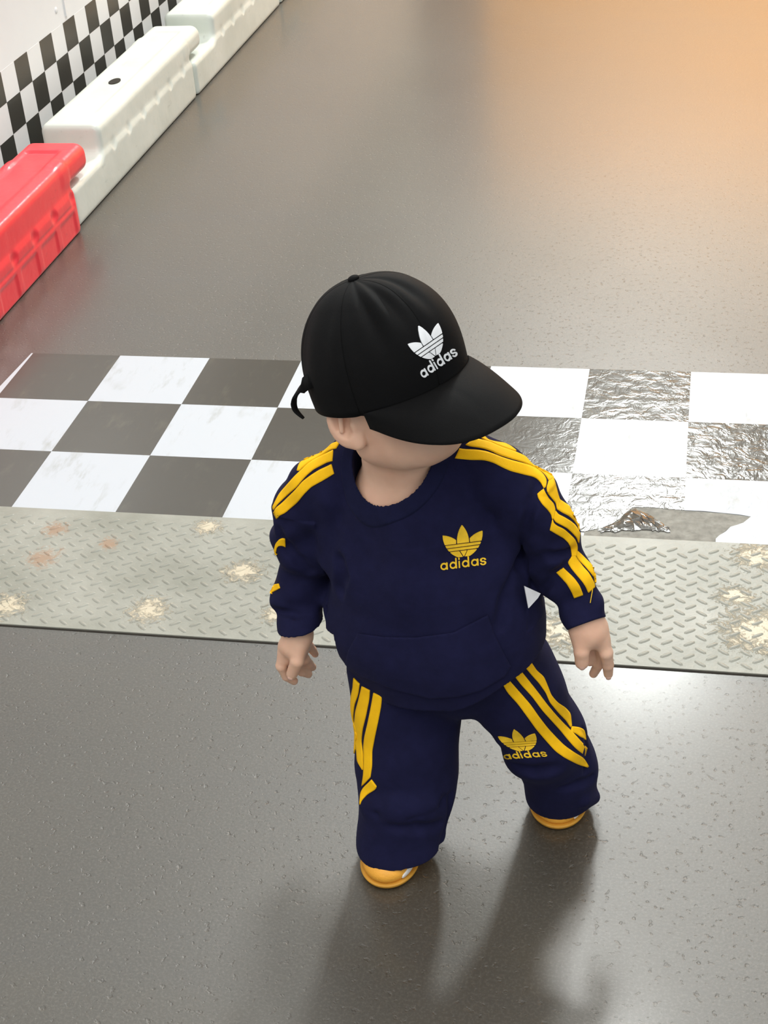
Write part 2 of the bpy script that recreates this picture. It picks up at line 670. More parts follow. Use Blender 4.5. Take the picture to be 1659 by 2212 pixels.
# ------------------------------------------------------------------ moulded plastic barriers
def barrier(y0, y1, mat, label, red):
    xc, hw, H = (-0.440, 0.085, 0.188)
    if red:
        xc += 0.015
    F = Field((xc - 0.12, y0 - 0.03, -0.012), (xc + 0.12, y1 + 0.20, H + 0.03), 0.004)
    F.put(rbox((xc, (y0 + y1) / 2, 0.055), (hw + 0.002, (y1 - y0) / 2, 0.058), 0.014))
    F.put(rbox((xc, (y0 + y1) / 2, H / 2), (hw - 0.002, (y1 - y0) / 2, H / 2), 0.022), 0.012)
    # recess at the near end that takes the neighbour's tongue
    F.put(rbox((xc, y0 + 0.05, H * 0.5 + 0.104), (hw * 1.4, 0.19, H * 0.5), 0.03), 0.02, 's')
    # tongue at the far end, laid over the next one
    F.put(rbox((xc, y1 + 0.03, H - 0.034), (hw - 0.004, 0.105, 0.036), 0.028), 0.012)
    # shallow long tray on the top
    F.put(rbox((xc - 0.006, (y0 + y1) / 2 + 0.20, H + 0.012), (hw * 0.55, (y1 - y0) / 2 - 0.14, 0.017), 0.012), 0.008, 's')
    for k in range(9):
        yy = y0 + 0.07 + k * 0.125
        if yy > y1 - 0.02:
            break
        F.put(ell((xc + hw + 0.004, yy, 0.098 if red else 0.112), (0.0065 if red else 0.0058, 0.016, 0.014)), 0.008, 's')
        if red:
            F.put(rbox((xc + hw + 0.010, yy - 0.055, 0.034), (0.010, 0.050, 0.030), 0.008), 0.005, 's')
    if red:
        F.put(rbox((xc + hw + 0.010, (y0 + y1) / 2, 0.078), (0.008, (y1 - y0) / 2 - 0.02, 0.004), 0.003), 0.004, 's')
    F.cut(lambda X, Y, Z: (0.002 - Z) + 0 * X + 0 * Y)
    V, Q = F.mesh()
    o = mesh_np('barrier_block', V, Q, mat)
    return o, xc, H


def barrier_thing(y0, y1, mat, label, red, hole):
    root = thing('plastic_barrier', label, 'barrier', (-0.44, (y0 + y1) / 2, 0.0))
    o, xc, H = barrier(y0, y1, mat, label, red)
    o.name = 'body'
    attach(o, root)
    if hole:
        c = onz(*hole, H - 0.004)
        n = 24
        v = [(c[0] + 0.016 * math.cos(a), c[1] + 0.030 * math.sin(a) * (1 if math.sin(a) > 0 else 0.8), H - 0.0035) for a in np.linspace(0, 2 * math.pi, n, endpoint=False)]
        v += [(p[0], p[1], H - 0.008) for p in v]
        f = [tuple(range(n))] + [(i, (i + 1) % n, n + (i + 1) % n, n + i) for i in range(n)]
        attach(mesh_py('filling_hole', v, f, M['gap']), root)
    return root


barrier_thing(-0.42, 0.675, M['red_plastic'], 'red plastic track barrier at the left edge', True, None)
barrier_thing(0.690, 1.735, M['white_plastic'], 'white plastic barrier with a filling hole, next to the red barrier', False, (247, 176))
barrier_thing(1.750, 2.795, M['white_plastic'], 'second white plastic barrier beyond the one touching the red barrier', False, None)
barrier_thing(2.810, 3.855, M['white_plastic'], 'farthest white plastic barrier, just a corner at the top edge', False, None)

# ------------------------------------------------------------------ checkered finish line film on the floor
S = 0.2
line = thing('finish_line_film', 'checkered vinyl finish line stuck across the floor, torn at right', 'finish line', (0.6, -0.3, 0.0))


def jag(a, b, n, amp, seed):
    r = random.Random(seed)
    out = []
    for i in range(n):
        tt = i / n
        out.append((a[0] + (b[0] - a[0]) * tt + r.uniform(-amp, amp) * (i > 0), a[1] + (b[1] - a[1]) * tt + r.uniform(-amp, amp) * (i > 0)))
    return out


def gp(px, py):
    g = onz(px, py)
    return (g[0], g[1])


for row in range(3):
    for col in range(-2, 11):
        white = (row + col) % 2 == 0
        x0, x1, y1, y0 = col * S, (col + 1) * S, -row * S, -(row + 1) * S
        nm = 'white_square' if white else 'dark_square'
        mat = M['film_white'] if white else M['film_dark']
        zt = 0.0012
        if row == 0 and col == -2:
            poly = [(x1 - 0.016, y0), (x1, y0), (x1, y1), (x1 - 0.004, y1)]
        elif row == 2 and col == 5:
            tear = [gp(*p) for p in [(1478, 1103), (1440, 1100), (1400, 1096), (1367, 1097), (1352, 1108), (1338, 1122), (1322, 1132), (1300, 1141), (1262, 1149)]]
            poly = [(x0, y1), (x0, y0)] + tear[::-1] + [(x1, y1)]
            poly = [(x0, y1), (x0, tear[-1][1])] + tear[::-1] + [(x1, y1)]
        elif row == 2 and col == 6:
            tear = [gp(*p) for p in [(1478, 1103), (1520, 1105), (1573, 1110), (1600, 1113), (1622, 1117), (1606, 1130), (1592, 1135), (1578, 1139), (1568, 1149), (1553, 1158), (1546, 1165)]]
            poly = [(x0, y1)] + tear + [(tear[-1][0], y0), (x1, y0), (x1, y1)]
        elif row == 2 and col > 6:
            poly = [(x0, y0), (x1, y0), (x1, y1), (x0, y1)]
        else:
            poly = [(x0, y0), (x1, y0), (x1, y1), (x0, y1)]
        slab(nm, poly, 0.0002, zt, mat, line)

bare = [gp(*p) for p in [(1262, 1149), (1300, 1141), (1322, 1132), (1338, 1122), (1352, 1108), (1367, 1097), (1400, 1096), (1478, 1103), (1573, 1110), (1622, 1117), (1606, 1130), (1578, 1139), (1553, 1158), (1546, 1165)]]
slab('bare_patch', bare + [(bare[-1][0], -0.6), (bare[0][0], -0.6)], 0.0001, 0.0004, M['bare'], line)
# crumpled edge of the tear
rr = random.Random(5)
nu, nv = 22, 7
vv = []
e0 = [gp(1290, 1147), gp(1330, 1130), gp(1367, 1100), gp(1400, 1112), gp(1445, 1142)]
e1 = [gp(1300, 1151), gp(1345, 1149), gp(1385, 1146), gp(1415, 1148), gp(1450, 1150)]
def lerp_poly(P, s):
    k = min(len(P) - 2, int(s * (len(P) - 1)))
    tt = s * (len(P) - 1) - k
    return (P[k][0] + (P[k + 1][0] - P[k][0]) * tt, P[k][1] + (P[k + 1][1] - P[k][1]) * tt)
for i in range(nu):
    s = i / (nu - 1)
    a, b = lerp_poly(e0, s), lerp_poly(e1, s)
    for j in range(nv):
        tt = j / (nv - 1)
        edge = math.sin(math.pi * tt) * math.sin(math.pi * s)
        vv.append((a[0] + (b[0] - a[0]) * tt + rr.uniform(-.003, .003), a[1] + (b[1] - a[1]) * tt + rr.uniform(-.003, .003), 0.0015 + edge * (0.001 + rr.uniform(0, 0.004))))
ff = [(i * nv + j, (i + 1) * nv + j, (i + 1) * nv + j + 1, i * nv + j + 1) for i in range(nu - 1) for j in range(nv - 1)]
fl = mesh_py('torn_flap', vv, ff, M['film_dark'], None)
md = fl.modifiers.new('thickness', 'SOLIDIFY')
md.thickness = 0.0006
attach(fl, line)

# ------------------------------------------------------------------ tread plate
PY0, PY1 = -0.938, -0.600
plate = thing('tread_plate', 'grey herringbone tread plate strip laid across the floor, paint worn in spots', 'floor plate', (0.6, -0.77, 0.0))
poly = [(-0.62, PY0), (3.2, PY0), (3.2, PY1), (-0.62, PY1)]
slab('plate_sheet', poly, 0.0002, 0.0030, M['plate'], plate)
slab('joint_strip', [(-0.62, PY0 - 0.003), (3.2, PY0 - 0.003), (3.2, PY0), (-0.62, PY0)], 0.0001, 0.0008, M['gap'], plate)
lug = None
pitch_x, pitch_y = 0.0168, 0.0310
def lug_mesh(h):
    n = 8
    L, W = 0.0108, 0.0036
    ring = []
    for k in range(n):
        a = 2 * math.pi * k / n
        ring.append((L * math.copysign(abs(math.cos(a)) ** 0.75, math.cos(a)), W * math.copysign(abs(math.sin(a)) ** 0.75, math.sin(a))))
    v = [(x, y, 0) for x, y in ring] + [(x * 0.80, y * 0.55, h) for x, y in ring]
    f = [tuple(range(n, 2 * n))] + [(i, (i + 1) % n, n + (i + 1) % n, n + i) for i in range(n)]
    return v, f
lv, lf = lug_mesh(0.0016)
lme = bpy.data.meshes.new('raised_lug')
lme.from_pydata(lv, [], lf)
lme.polygons.foreach_set('use_smooth', np.ones(len(lf), dtype=bool))
lme.materials.append(M['plate'])
cells = []
ny = int((PY1 - PY0 - 0.012) / pitch_y)
for i in range(int(2.65 / pitch_x)):
    x = -0.58 + i * pitch_x
    for j in range(ny):
        y = PY0 + 0.014 + (j + (0.5 if i % 2 else 0.0)) * pitch_y
        if y > PY1 - 0.012:
            continue
        cells.append((x, y, math.radians(36 if i % 2 else -36)))
def show(x, y):
    d = np.array([x, y, 0.0]) - CC
    c = CR @ d
    px, py = 829.5 + CF * c[0] / c[2], 1106 + CF * c[1] / c[2]
    return (0 < px < 1659) and not (735 < px < 1180 and py > 1100) , px
own = [c for c in cells if show(c[0], c[1])[0] and show(c[0], c[1])[1] > 1180][:300]
ownset = set(own)
for (x, y, a) in own:
    o = bpy.data.objects.new('raised_lug', lme)
    COL.objects.link(o)
    o.location = (x, y, 0.0030)
    o.rotation_euler = (0, 0, a)
    attach(o, plate)
bv, bf = [], []
for c in cells:
    if c in ownset:
        continue
    k = len(bv)
    ca, sa = math.cos(c[2]), math.sin(c[2])
    bv += [(c[0] + p[0] * ca - p[1] * sa, c[1] + p[0] * sa + p[1] * ca, 0.0030 + p[2]) for p in lv]
    bf += [tuple(k + q for q in ff_) for ff_ in lf]
o = mesh_py('raised_lug_field', bv, bf, M['plate'], None, True)
o['kind'] = 'stuff'
attach(o, plate)

# ------------------------------------------------------------------ the toddler
child = thing('person', 'toddler in black cap and navy tracksuit with yellow stripes, walking towards the camera', 'person', (0.955, -1.33, 0.0))
A = ony                                            # a point on the child: pixel + depth plane
V3 = lambda *p: np.array(p, float)
# head frame: forward, left, up
HL = V3(0.655, 0.75, 0.10)
HL /= np.linalg.norm(HL)
HF = V3(0.71, -0.63, 0.29)
HF -= HL * (HF @ HL)
HF /= np.linalg.norm(HF)
HU = np.cross(HF, HL)
HO = A(840, 822, -1.290)                           # centre of the cap's base


def hd(fw, lf, up):
    return HO + HF * fw + HL * lf + HU * up


TU = V3(0.975, -0.22, 0.0)                         # torso: the child's left
TFd = V3(-0.22, -0.975, 0.0)                       # torso: its front
neck_c = V3(0.893, -1.272, 0.535)

# ---- joints
armR = [A(680, 1080, -1.258), A(654, 1240, -1.240), A(643, 1374, -1.288)]     # image left
armL = [A(1130, 1070, -1.282), A(1196, 1190, -1.275), A(1266, 1342, -1.312)]  # image right
legR = [V3(0.872, -1.285, 0.215), V3(0.872, -1.320, 0.120), V3(0.858, -1.352, 0.030)]
legL = [V3(0.995, -1.262, 0.225), V3(1.036, -1.262, 0.125), V3(1.062, -1.232, 0.030)]

# ---- body: one continuous surface
B = Field((0.62, -1.50, -0.004), (1.20, -1.10, 0.80), 0.0016)
ax_h = (HF, HL, HU)
for pr in loft([(V3(0.925, -1.275, 0.28), 0.082, 0.062), (V3(0.915, -1.272, 0.33), 0.085, 0.068), (V3(0.902, -1.270, 0.45), 0.088, 0.062), (V3(0.894, -1.268, 0.505), 0.075, 0.052)], TU):
    B.put(pr, 0.02)
B.put(cone(V3(0.886, -1.264, 0.49), hd(-0.006, -0.004, -0.055), 0.052, 0.045), 0.022)
B.put(ell(V3(0.885, -1.298, 0.503), (0.060, 0.033, 0.032)), 0.03)
for a, sgn in ((armR, -1), (armL, 1)):
    B.put(cone(V3(0.894, -1.268, 0.495), a[0], 0.030, 0.024), 0.02)
    B.put(cone(a[0], a[1], 0.022, 0.019), 0.012)
    B.put(cone(a[1], a[2], 0.019, 0.0175), 0.010)
for l in (legR, legL):
    B.put(cone(l[0] + V3(0, 0, 0.03), l[1], 0.042, 0.034), 0.02)
    B.put(cone(l[1], l[2] + V3(0, 0, 0.012), 0.033, 0.022), 0.012)
    fwd = V3(-0.05, -0.05, 0) if l is legR else V3(0.0, -0.042, 0)
    B.put(cone(l[2] + V3(0, 0.008, -0.006), l[2] + fwd * 0.5 + V3(0, 0, -0.012), 0.015, 0.010), 0.010)
# skull, cheeks, jaw, chin
B.put(ell(hd(-0.010, 0, 0.000), (0.080, 0.068, 0.078), ax_h), 0.01)
B.put(ell(hd(0.018, 0, -0.038), (0.054, 0.056, 0.052), ax_h), 0.02)
B.put(ell(hd(0.034, 0.026, -0.055), (0.030, 0.028, 0.030), ax_h), 0.015)
B.put(ell(hd(0.034, -0.026, -0.055), (0.030, 0.028, 0.030), ax_h), 0.015)
B.put(ell(hd(0.050, 0, -0.067), (0.022, 0.026, 0.018), ax_h), 0.018)
B.put(cone(hd(0.0, -0.046, -0.058), hd(0.048, -0.012, -0.069), 0.016, 0.016), 0.02)
B.put(cone(hd(0.0, 0.046, -0.058), hd(0.048, 0.012, -0.069), 0.016, 0.016), 0.02)
B.put(cone(hd(0.070, 0, -0.012), hd(0.077, 0, -0.034), 0.006, 0.0085), 0.012)        # nose
for s in (-1, 1):
    B.put(ell(hd(0.073, 0.007 * s, -0.037), (0.006, 0.006, 0.005), ax_h), 0.006)
    B.put(ell(hd(0.074, 0.027 * s, -0.014), (0.012, 0.015, 0.009), ax_h), 0.010, 's')   # eye sockets
B.put(cone(hd(0.064, -0.012, -0.054), hd(0.064, 0.012, -0.054), 0.0075, 0.0075), 0.008)  # mouth mound
B.put(cone(hd(0.0735, -0.014, -0.054), hd(0.0735, 0.014, -0.054), 0.0016, 0.0016), 0.004, 's')
# ears
for s in (-1, 1):
    eL, eF = HL * s, HF
    base = hd(0.010, 0.066 * s, -0.018)
    up = HU * 0.97 - HF * 0.22
    n = HL * s * 0.78 + HF * 0.55
    n -= up * (n @ up) / (up @ up)
    n /= np.linalg.norm(n)
    up = up / np.linalg.norm(up)
    back = np.cross(n, up) * s
    if back @ HF > 0:
        back = -back
    c = base + back * 0.008 + n * 0.003
    B.put(ell(c, (0.0058, 0.0195, 0.0270), (n, back, up)), 0.006)
    B.put(ell(c + n * 0.0060 - back * 0.001 + up * 0.003, (0.0085, 0.0120, 0.0180), (n, back, up)), 0.003, 's')
    B.put(ell(c - up * 0.021 - back * 0.006, (0.0056, 0.0085, 0.0100), (n, back, up)), 0.006)
    B.put(cone(c + up * 0.016 - back * 0.004 + n * 0.003, c - up * 0.004 + back * 0.0045 + n * 0.003, 0.0028, 0.0028), 0.003)
    B.put(ell(c - back * 0.011 - up * 0.004 + n * 0.002, (0.0040, 0.0040, 0.0062), (n, back, up)), 0.004)
# crease of the neck fold
# hands: palm, then five digits each
def digit(pts, r0, r1):
    n = len(pts) - 1
    for i in range(n):
        B.put(cone(pts[i], pts[i + 1], r0 + (r1 - r0) * i / n, r0 + (r1 - r0) * (i + 1) / n), 0.0022 if i else 0.0045)


# image-left hand: thumb towards the camera, fingers curled in to the leg
w = armR[2]
B.put(cone(w, A(636, 1394, -1.292), 0.0185, 0.0185), 0.008)
B.put(cone(A(622, 1398, -1.288), A(622, 1416, -1.290), 0.0125, 0.0115), 0.008)
B.put(cone(A(652, 1392, -1.278), A(648, 1408, -1.276), 0.0125, 0.0105), 0.008)
digit([A(647, 1398, -1.300), A(642, 1428, -1.308), A(631, 1455, -1.306)], 0.0098, 0.0074)           # thumb
digit([A(614, 1412, -1.294), A(608, 1438, -1.296), A(619, 1460, -1.292), A(635, 1471, -1.286)], 0.0082, 0.0054)
digit([A(634, 1414, -1.282), A(640, 1438, -1.284), A(652, 1450, -1.276), A(666, 1456, -1.268)], 0.0078, 0.0054)
digit([A(646, 1404, -1.272), A(658, 1424, -1.272), A(667, 1434, -1.264), A(675, 1441, -1.258)], 0.0074, 0.0052)
digit([A(654, 1388, -1.262), A(667, 1394, -1.262), A(675, 1404, -1.256), A(681, 1413, -1.252)], 0.0066, 0.0046)
# image-right hand
w = armL[2]
B.put(cone(w, A(1274, 1366, -1.318), 0.0190, 0.0195), 0.008)
B.put(cone(A(1288, 1356, -1.310), A(1297, 1382, -1.316), 0.0130, 0.0105), 0.010)
B.put(cone(A(1254, 1366, -1.322), A(1256, 1385, -1.326), 0.0125, 0.0100), 0.010)
digit([A(1255, 1376, -1.326), A(1256, 1408, -1.334), A(1257, 1431, -1.334)], 0.0094, 0.0082)         # thumb
digit([A(1299, 1382, -1.318), A(1309, 1410, -1.322), A(1313, 1436, -1.318), A(1314, 1456, -1.312)], 0.0094, 0.0056)
digit([A(1292, 1384, -1.308), A(1302, 1412, -1.306), A(1294, 1434, -1.300), A(1282, 1455, -1.294)], 0.0082, 0.0054)
digit([A(1284, 1380, -1.298), A(1290, 1402, -1.296), A(1284, 1418, -1.300), A(1274, 1430, -1.300)], 0.0072, 0.0052)
digit([A(1276, 1376, -1.292), A(1281, 1394, -1.290), A(1277, 1408, -1.296), A(1270, 1416, -1.300)], 0.0064, 0.0048)
Vb, Qb = B.mesh()
body = mesh_np('body', Vb, Qb, M['skin'])
attach(body, child)
del B


def small_ell(name, c, r, axes, mat, parent, seg=16):
    bm = bmesh.new()
    E = Matrix.Identity(4)
    for i in range(3):
        for k in range(3):
            E[k][i] = axes[i][k] * r[i]
        E[i][3] = c[i]
    bmesh.ops.create_uvsphere(bm, u_segments=seg, v_segments=seg // 2, radius=1.0, matrix=E)
    me = bpy.data.meshes.new(name)
    bm.to_mesh(me)
    bm.free()
    me.polygons.foreach_set('use_smooth', np.ones(len(me.polygons), dtype=bool))
    me.materials.append(mat)
    o = link(name, me)
    attach(o, parent)
    return o


for s in (-1, 1):
    ec = hd(0.0605, 0.026 * s, -0.014)
    small_ell('eye', ec, (0.0088, 0.0105, 0.0068), ax_h, M['eye_white'], body)
    small_ell('iris', ec + HF * 0.0062, (0.0032, 0.0045, 0.0045), ax_h, M['iris'], body)
small_ell('lips', hd(0.0700, 0, -0.054), (0.0026, 0.0125, 0.0042), ax_h, M['lip'], body)
# nails on the two thumbs and the index fingers
def nail(tip, prev, r):
    d = tip - prev
    d /= np.linalg.norm(d)
    vw = CC - tip
    vw /= np.linalg.norm(vw)
    n = vw - d * (vw @ d)
    n /= np.linalg.norm(n)
    sd = np.cross(d, n)
    small_ell('nail', tip + n * r * 0.80 + d * r * 0.30, (r * 0.72, r * 0.60, r * 0.30), (d, sd, n), M['nail'], body, 10)


nail(A(631, 1455, -1.306), A(642, 1428, -1.308), 0.0068)
nail(A(1257, 1430, -1.334), A(1256, 1408, -1.334), 0.0074)
nail(A(1314, 1456, -1.312), A(1313, 1436, -1.318), 0.0056)


def folds(seed, n, kmin, kmax, amp, axis=None, spread=0.5):
    r = np.random.RandomState(seed)
    ks = []
    for i in range(n):
        if axis is None:
            d = r.normal(size=3)
        else:
            d = np.array(axis) + r.normal(size=3) * spread
        d /= np.linalg.norm(d)
        ks.append((d * r.uniform(kmin, kmax) * 2 * math.pi, r.uniform(0, 6.28), amp / math.sqrt(n)))
    def fn(X, Y, Z):
        s = 0
        for k, p, a in ks:
            s = s + a * np.sin(k[0] * X + k[1] * Y + k[2] * Z + p)
        return s
    return fn


# ---- sweatshirt
SH = Field((0.66, -1.43, 0.20), (1.17, -1.14, 0.62), 0.0017)
torso = [(V3(0.922, -1.276, 0.262), 0.1270, 0.0980), (V3(0.908, -1.274, 0.33), 0.1345, 0.0980), (V3(0.902, -1.270, 0.41), 0.1190, 0.0890),
         (V3(0.896, -1.268, 0.480), 0.1020, 0.0740), (V3(0.893, -1.268, 0.520), 0.0760, 0.0580)]
for pr in loft(torso, TU):
    SH.put(pr, 0.02)
SH.put(loft([(V3(0.892, -1.270, 0.51), 0.078, 0.060), (V3(0.890, -1.268, 0.553), 0.064, 0.054)], TU)[0], 0.025)
# right sleeve (image left)
for pr in loft([(A(724, 1046, -1.262), 0.036, 0.036), (A(663, 1098, -1.255), 0.0350, 0.036), (A(664, 1180, -1.248), 0.0345, 0.036), (A(656, 1245, -1.245), 0.0300, 0.033), (A(633, 1290, -1.255), 0.0305, 0.032)], (1, 0, 0)):
    SH.put(pr, 0.014)
for pr in loft([(A(645, 1312, -1.262), 0.0270, 0.0270), (A(645, 1352, -1.280), 0.0290, 0.0270), (A(645, 1412, -1.306), 0.0300, 0.0270)], (1, 0, 0)):
    SH.put(pr, 0.006)
# left sleeve (image right)
for pr in loft([(A(1072, 1032, -1.282), 0.036, 0.036), (A(1150, 1078, -1.285), 0.0320, 0.035), (A(1186, 1148, -1.280), 0.0330, 0.036), (A(1196, 1205, -1.275), 0.0300, 0.034), (A(1228, 1250, -1.288), 0.0325, 0.031)], (1, -0.3, 0)):
    SH.put(pr, 0.014)
for pr in loft([(A(1238, 1262, -1.292), 0.0275, 0.0265), (A(1260, 1318, -1.308), 0.0250, 0.0245), (A(1276, 1357, -1.322), 0.0258, 0.0245)], (1, -0.3, 0)):
    SH.put(pr, 0.006)
for a_, b_ in ((A(756, 1000, -1.262), A(690, 1052, -1.260)), (A(1012, 992, -1.272), A(1078, 1022, -1.280))):
    SH.put(cone(a_, b_, 0.032, 0.035), 0.012)
# soft folds
SH.warp(folds(3, 7, 6, 14, 0.0030, (0.5, 0.2, 0.5), 0.5))
for lo, hi, ax in (((0.66, -1.36, 0.30), (0.775, -1.14, 0.47), (0.2, 0.2, 1)), ((1.03, -1.40, 0.36), (1.17, -1.14, 0.53), (0.3, 0.2, 0.9))):
    SH.warp(folds(11, 5, 16, 28, 0.0028, ax, 0.35), lo, hi)


def crease(Fd, pts, Y, r, k=0.008):
    P = [A(px, py, Y) for px, py in pts]
    for a, b in zip(P[:-1], P[1:]):
        # slide each end on to the cloth along the line of sight
        q = [CC + (p - CC) * 1.0 for p in (a, b)]
        Fd.put(cone(q[0], q[1], r, r), k, 's')


def surf_depth(Fd, px, py):
    d = ray(px, py)
    ts = np.arange(1.2, 2.4, 0.001)
    P = CC + ts[:, None] * d
    I = np.round((P - Fd.lo) / Fd.h).astype(int)
    ok = ((I >= 0) & (I < np.array(Fd.a.shape))).all(1)
    if not ok.any():
        return None
    val = np.full(len(ts), 9.0)
    J = I[ok]
    val[ok] = Fd.a[J[:, 0], J[:, 1], J[:, 2]]
    w = np.where(val < 0)[0]
    if len(w) == 0:
        return None
    return P[w[0]]


def groove(Fd, pts, r, k=0.008, lift=0.35):
    P = [surf_depth(Fd, px, py) for px, py in pts]
    P = [p for p in P if p is not None]
    for a, b in zip(P[:-1], P[1:]):
        off = (CC - (a + b) / 2)
        off = off / np.linalg.norm(off) * r * lift
        Fd.put(cone(a + off, b + off, r, r), k, 's')


def ridge(Fd, pts, r, k=0.012, sink=0.5):
    P = [surf_depth(Fd, px, py) for px, py in pts]
    P = [p for p in P if p is not None]
    for a, b in zip(P[:-1], P[1:]):
        off = (CC - (a + b) / 2)
        off = off / np.linalg.norm(off) * r * sink
        Fd.put(cone(a - off, b - off, r, r), k, 'u')


groove(SH, [(600, 1150), (622, 1185), (648, 1215), (668, 1235)], 0.0055)
groove(SH, [(728, 1215), (733, 1245), (728, 1275)], 0.010)
groove(SH, [(1118, 1195), (1100, 1240), (1092, 1300), (1080, 1350)], 0.006, 0.010)
groove(SH, [(1165, 1040), (1150, 1090), (1130, 1150), (1116, 1190)], 0.0045, 0.010)
groove(SH, [(1120, 1222), (1180, 1205), (1240, 1188)], 0.0050, 0.008)
groove(SH, [(1170, 1275), (1200, 1245), (1225, 1222)], 0.0045, 0.008)
groove(SH, [(590, 1318), (640, 1328), (700, 1318)], 0.004, 0.006)
ridge(SH, [(1100, 1130), (1085, 1180), (1075, 1230)], 0.010, 0.020, 0.8)
ridge(SH, [(715, 1080), (720, 1150), (710, 1210)], 0.010, 0.020, 0.8)
# cuts: hem and cuffs, neck opening
def plane(p, n):
    n = np.array(n, float) / np.linalg.norm(n)
    return lambda X, Y, Z: (X - p[0]) * n[0] + (Y - p[1]) * n[1] + (Z - p[2]) * n[2]


hem_n = V3(-0.16, 0.03, 1.0)
hp = plane(V3(0.922, -1.276, 0.262), -hem_n)
SHm = SH.a.copy()
tx = SH.pts((slice(None),) * 3)
inner = (tx[0] > 0.765) & (tx[0] < 1.068) & (tx[2] < 0.33)
hemf = 0.262 + 0.16 * (tx[0] - 0.922) - 0.03 * (tx[1] + 1.276) + 0.34 * np.maximum(0, tx[0] - 0.945) - tx[2]
SH.a = np.where(inner, np.maximum(SH.a, hemf), SH.a).astype(np.float32)
for e, p in ((A(646, 1360, -1.293), A(646, 1360, -1.293) + V3(-0.02, 0.02, 0.1)), (A(1269, 1346, -1.317), A(1252, 1300, -1.302))):
    d = (e - p) / np.linalg.norm(e - p)
    lo, hi = e - 0.062, e + 0.062
    sl = SH.sl(lo, hi)
    g = SH.pts(sl)
    pl = (g[0] - e[0]) * d[0] + (g[1] - e[1]) * d[1] + (g[2] - e[2]) * d[2]
    rr2 = (g[0] - e[0]) ** 2 + (g[1] - e[1]) ** 2 + (g[2] - e[2]) ** 2
    SH.a[sl] = np.where(rr2 < 0.060 ** 2, np.maximum(SH.a[sl], pl), SH.a[sl])
# neck opening: an oval column that leans forward, lower in front
nk_c, nk_ax = V3(0.8775, -1.286, 0.543), V3(0.02, -0.42, 0.90)
nk_ax /= np.linalg.norm(nk_ax)
nk_u = V3(1, -0.10, 0)
nk_u -= nk_ax * (nk_u @ nk_ax)
nk_u /= np.linalg.norm(nk_u)
nk_v = np.cross(nk_ax, nk_u)


def neck_hole(X, Y, Z):
    x, y, z = X - nk_c[0], Y - nk_c[1], Z - nk_c[2]
    u = x * nk_u[0] + y * nk_u[1] + z * nk_u[2]
    v = x * nk_v[0] + y * nk_v[1] + z * nk_v[2]
    ru, rv = 0.0490, 0.0510
    k0 = np.sqrt((u / ru) ** 2 + (v / rv) ** 2)
    k1 = np.sqrt((u / ru ** 2) ** 2 + (v / rv ** 2) ** 2) + 1e-9
    d = k0 * (k0 - 1) / k1
    a = -0.060 - (x * nk_ax[0] + y * nk_ax[1] + z * nk_ax[2])
    return np.maximum(d, a)


full = SH.pts((slice(None),) * 3)
HOLE = neck_hole(*full).astype(np.float32)
solid = SH.a.copy()
SH.a = np.maximum(SH.a, -HOLE)
Vs, Qs = SH.mesh()
shirt = mesh_np('sweatshirt', Vs, Qs, M['navy'])
attach(shirt, child)
shirt['label'] = 'navy sweatshirt with yellow sleeve stripes'
# collar: rib band around the opening
top = full[2] > 0.46
CL = Field((0.66, -1.43, 0.20), (1.17, -1.14, 0.62), 0.0017)
CL.a = np.where(top, np.maximum(np.maximum(solid - 0.0022, -(solid + 0.006)), np.maximum(HOLE - 0.0145, -HOLE - 0.0005)), 9.0).astype(np.float32)
Vc, Qc = CL.mesh()
collar = mesh_np('collar', Vc, Qc, M['navy_rib'])
attach(collar, shirt)
# kangaroo pocket: a second layer on the belly
def region(poly_px, ref):
    """signed test of a pixel outline, carried on to the cloth as a prism seen along the child's front"""
    return poly_px


def patch_field(Fd, solid_a, poly_px, thick, h=None):
    """thicken the cloth inside an outline; the outline is taken through the view on to the cloth"""
    X, Y, Z = Fd.pts((slice(None),) * 3)
    x, y, z = X - CC[0], Y - CC[1], Z - CC[2]
    cz = CR[2][0] * x + CR[2][1] * y + CR[2][2] * z
    px = 829.5 + CF * (CR[0][0] * x + CR[0][1] * y + CR[0][2] * z) / cz
    py = 1106.0 + CF * (CR[1][0] * x + CR[1][1] * y + CR[1][2] * z) / cz
    d = None
    inside = np.zeros(px.shape, bool)
    n = len(poly_px)
    for i in range(n):
        ax_, ay_ = poly_px[i]
        bx_, by_ = poly_px[(i + 1) % n]
        ex, ey = bx_ - ax_, by_ - ay_
        wx, wy = px - ax_, py - ay_
        tt = np.clip((wx * ex + wy * ey) / (ex * ex + ey * ey), 0, 1)
        dd = (wx - ex * tt) ** 2 + (wy - ey * tt) ** 2
        d = dd if d is None else np.minimum(d, dd)
        c = ((ay_ <= py) & (by_ > py)) | ((by_ <= py) & (ay_ > py))
        xc = ax_ + (py - ay_) / (by_ - ay_ if by_ != ay_ else 1e-9) * ex
        inside ^= c & (px < xc)
    d = np.sqrt(d) * cz / CF
    return np.where(inside, -d, d)


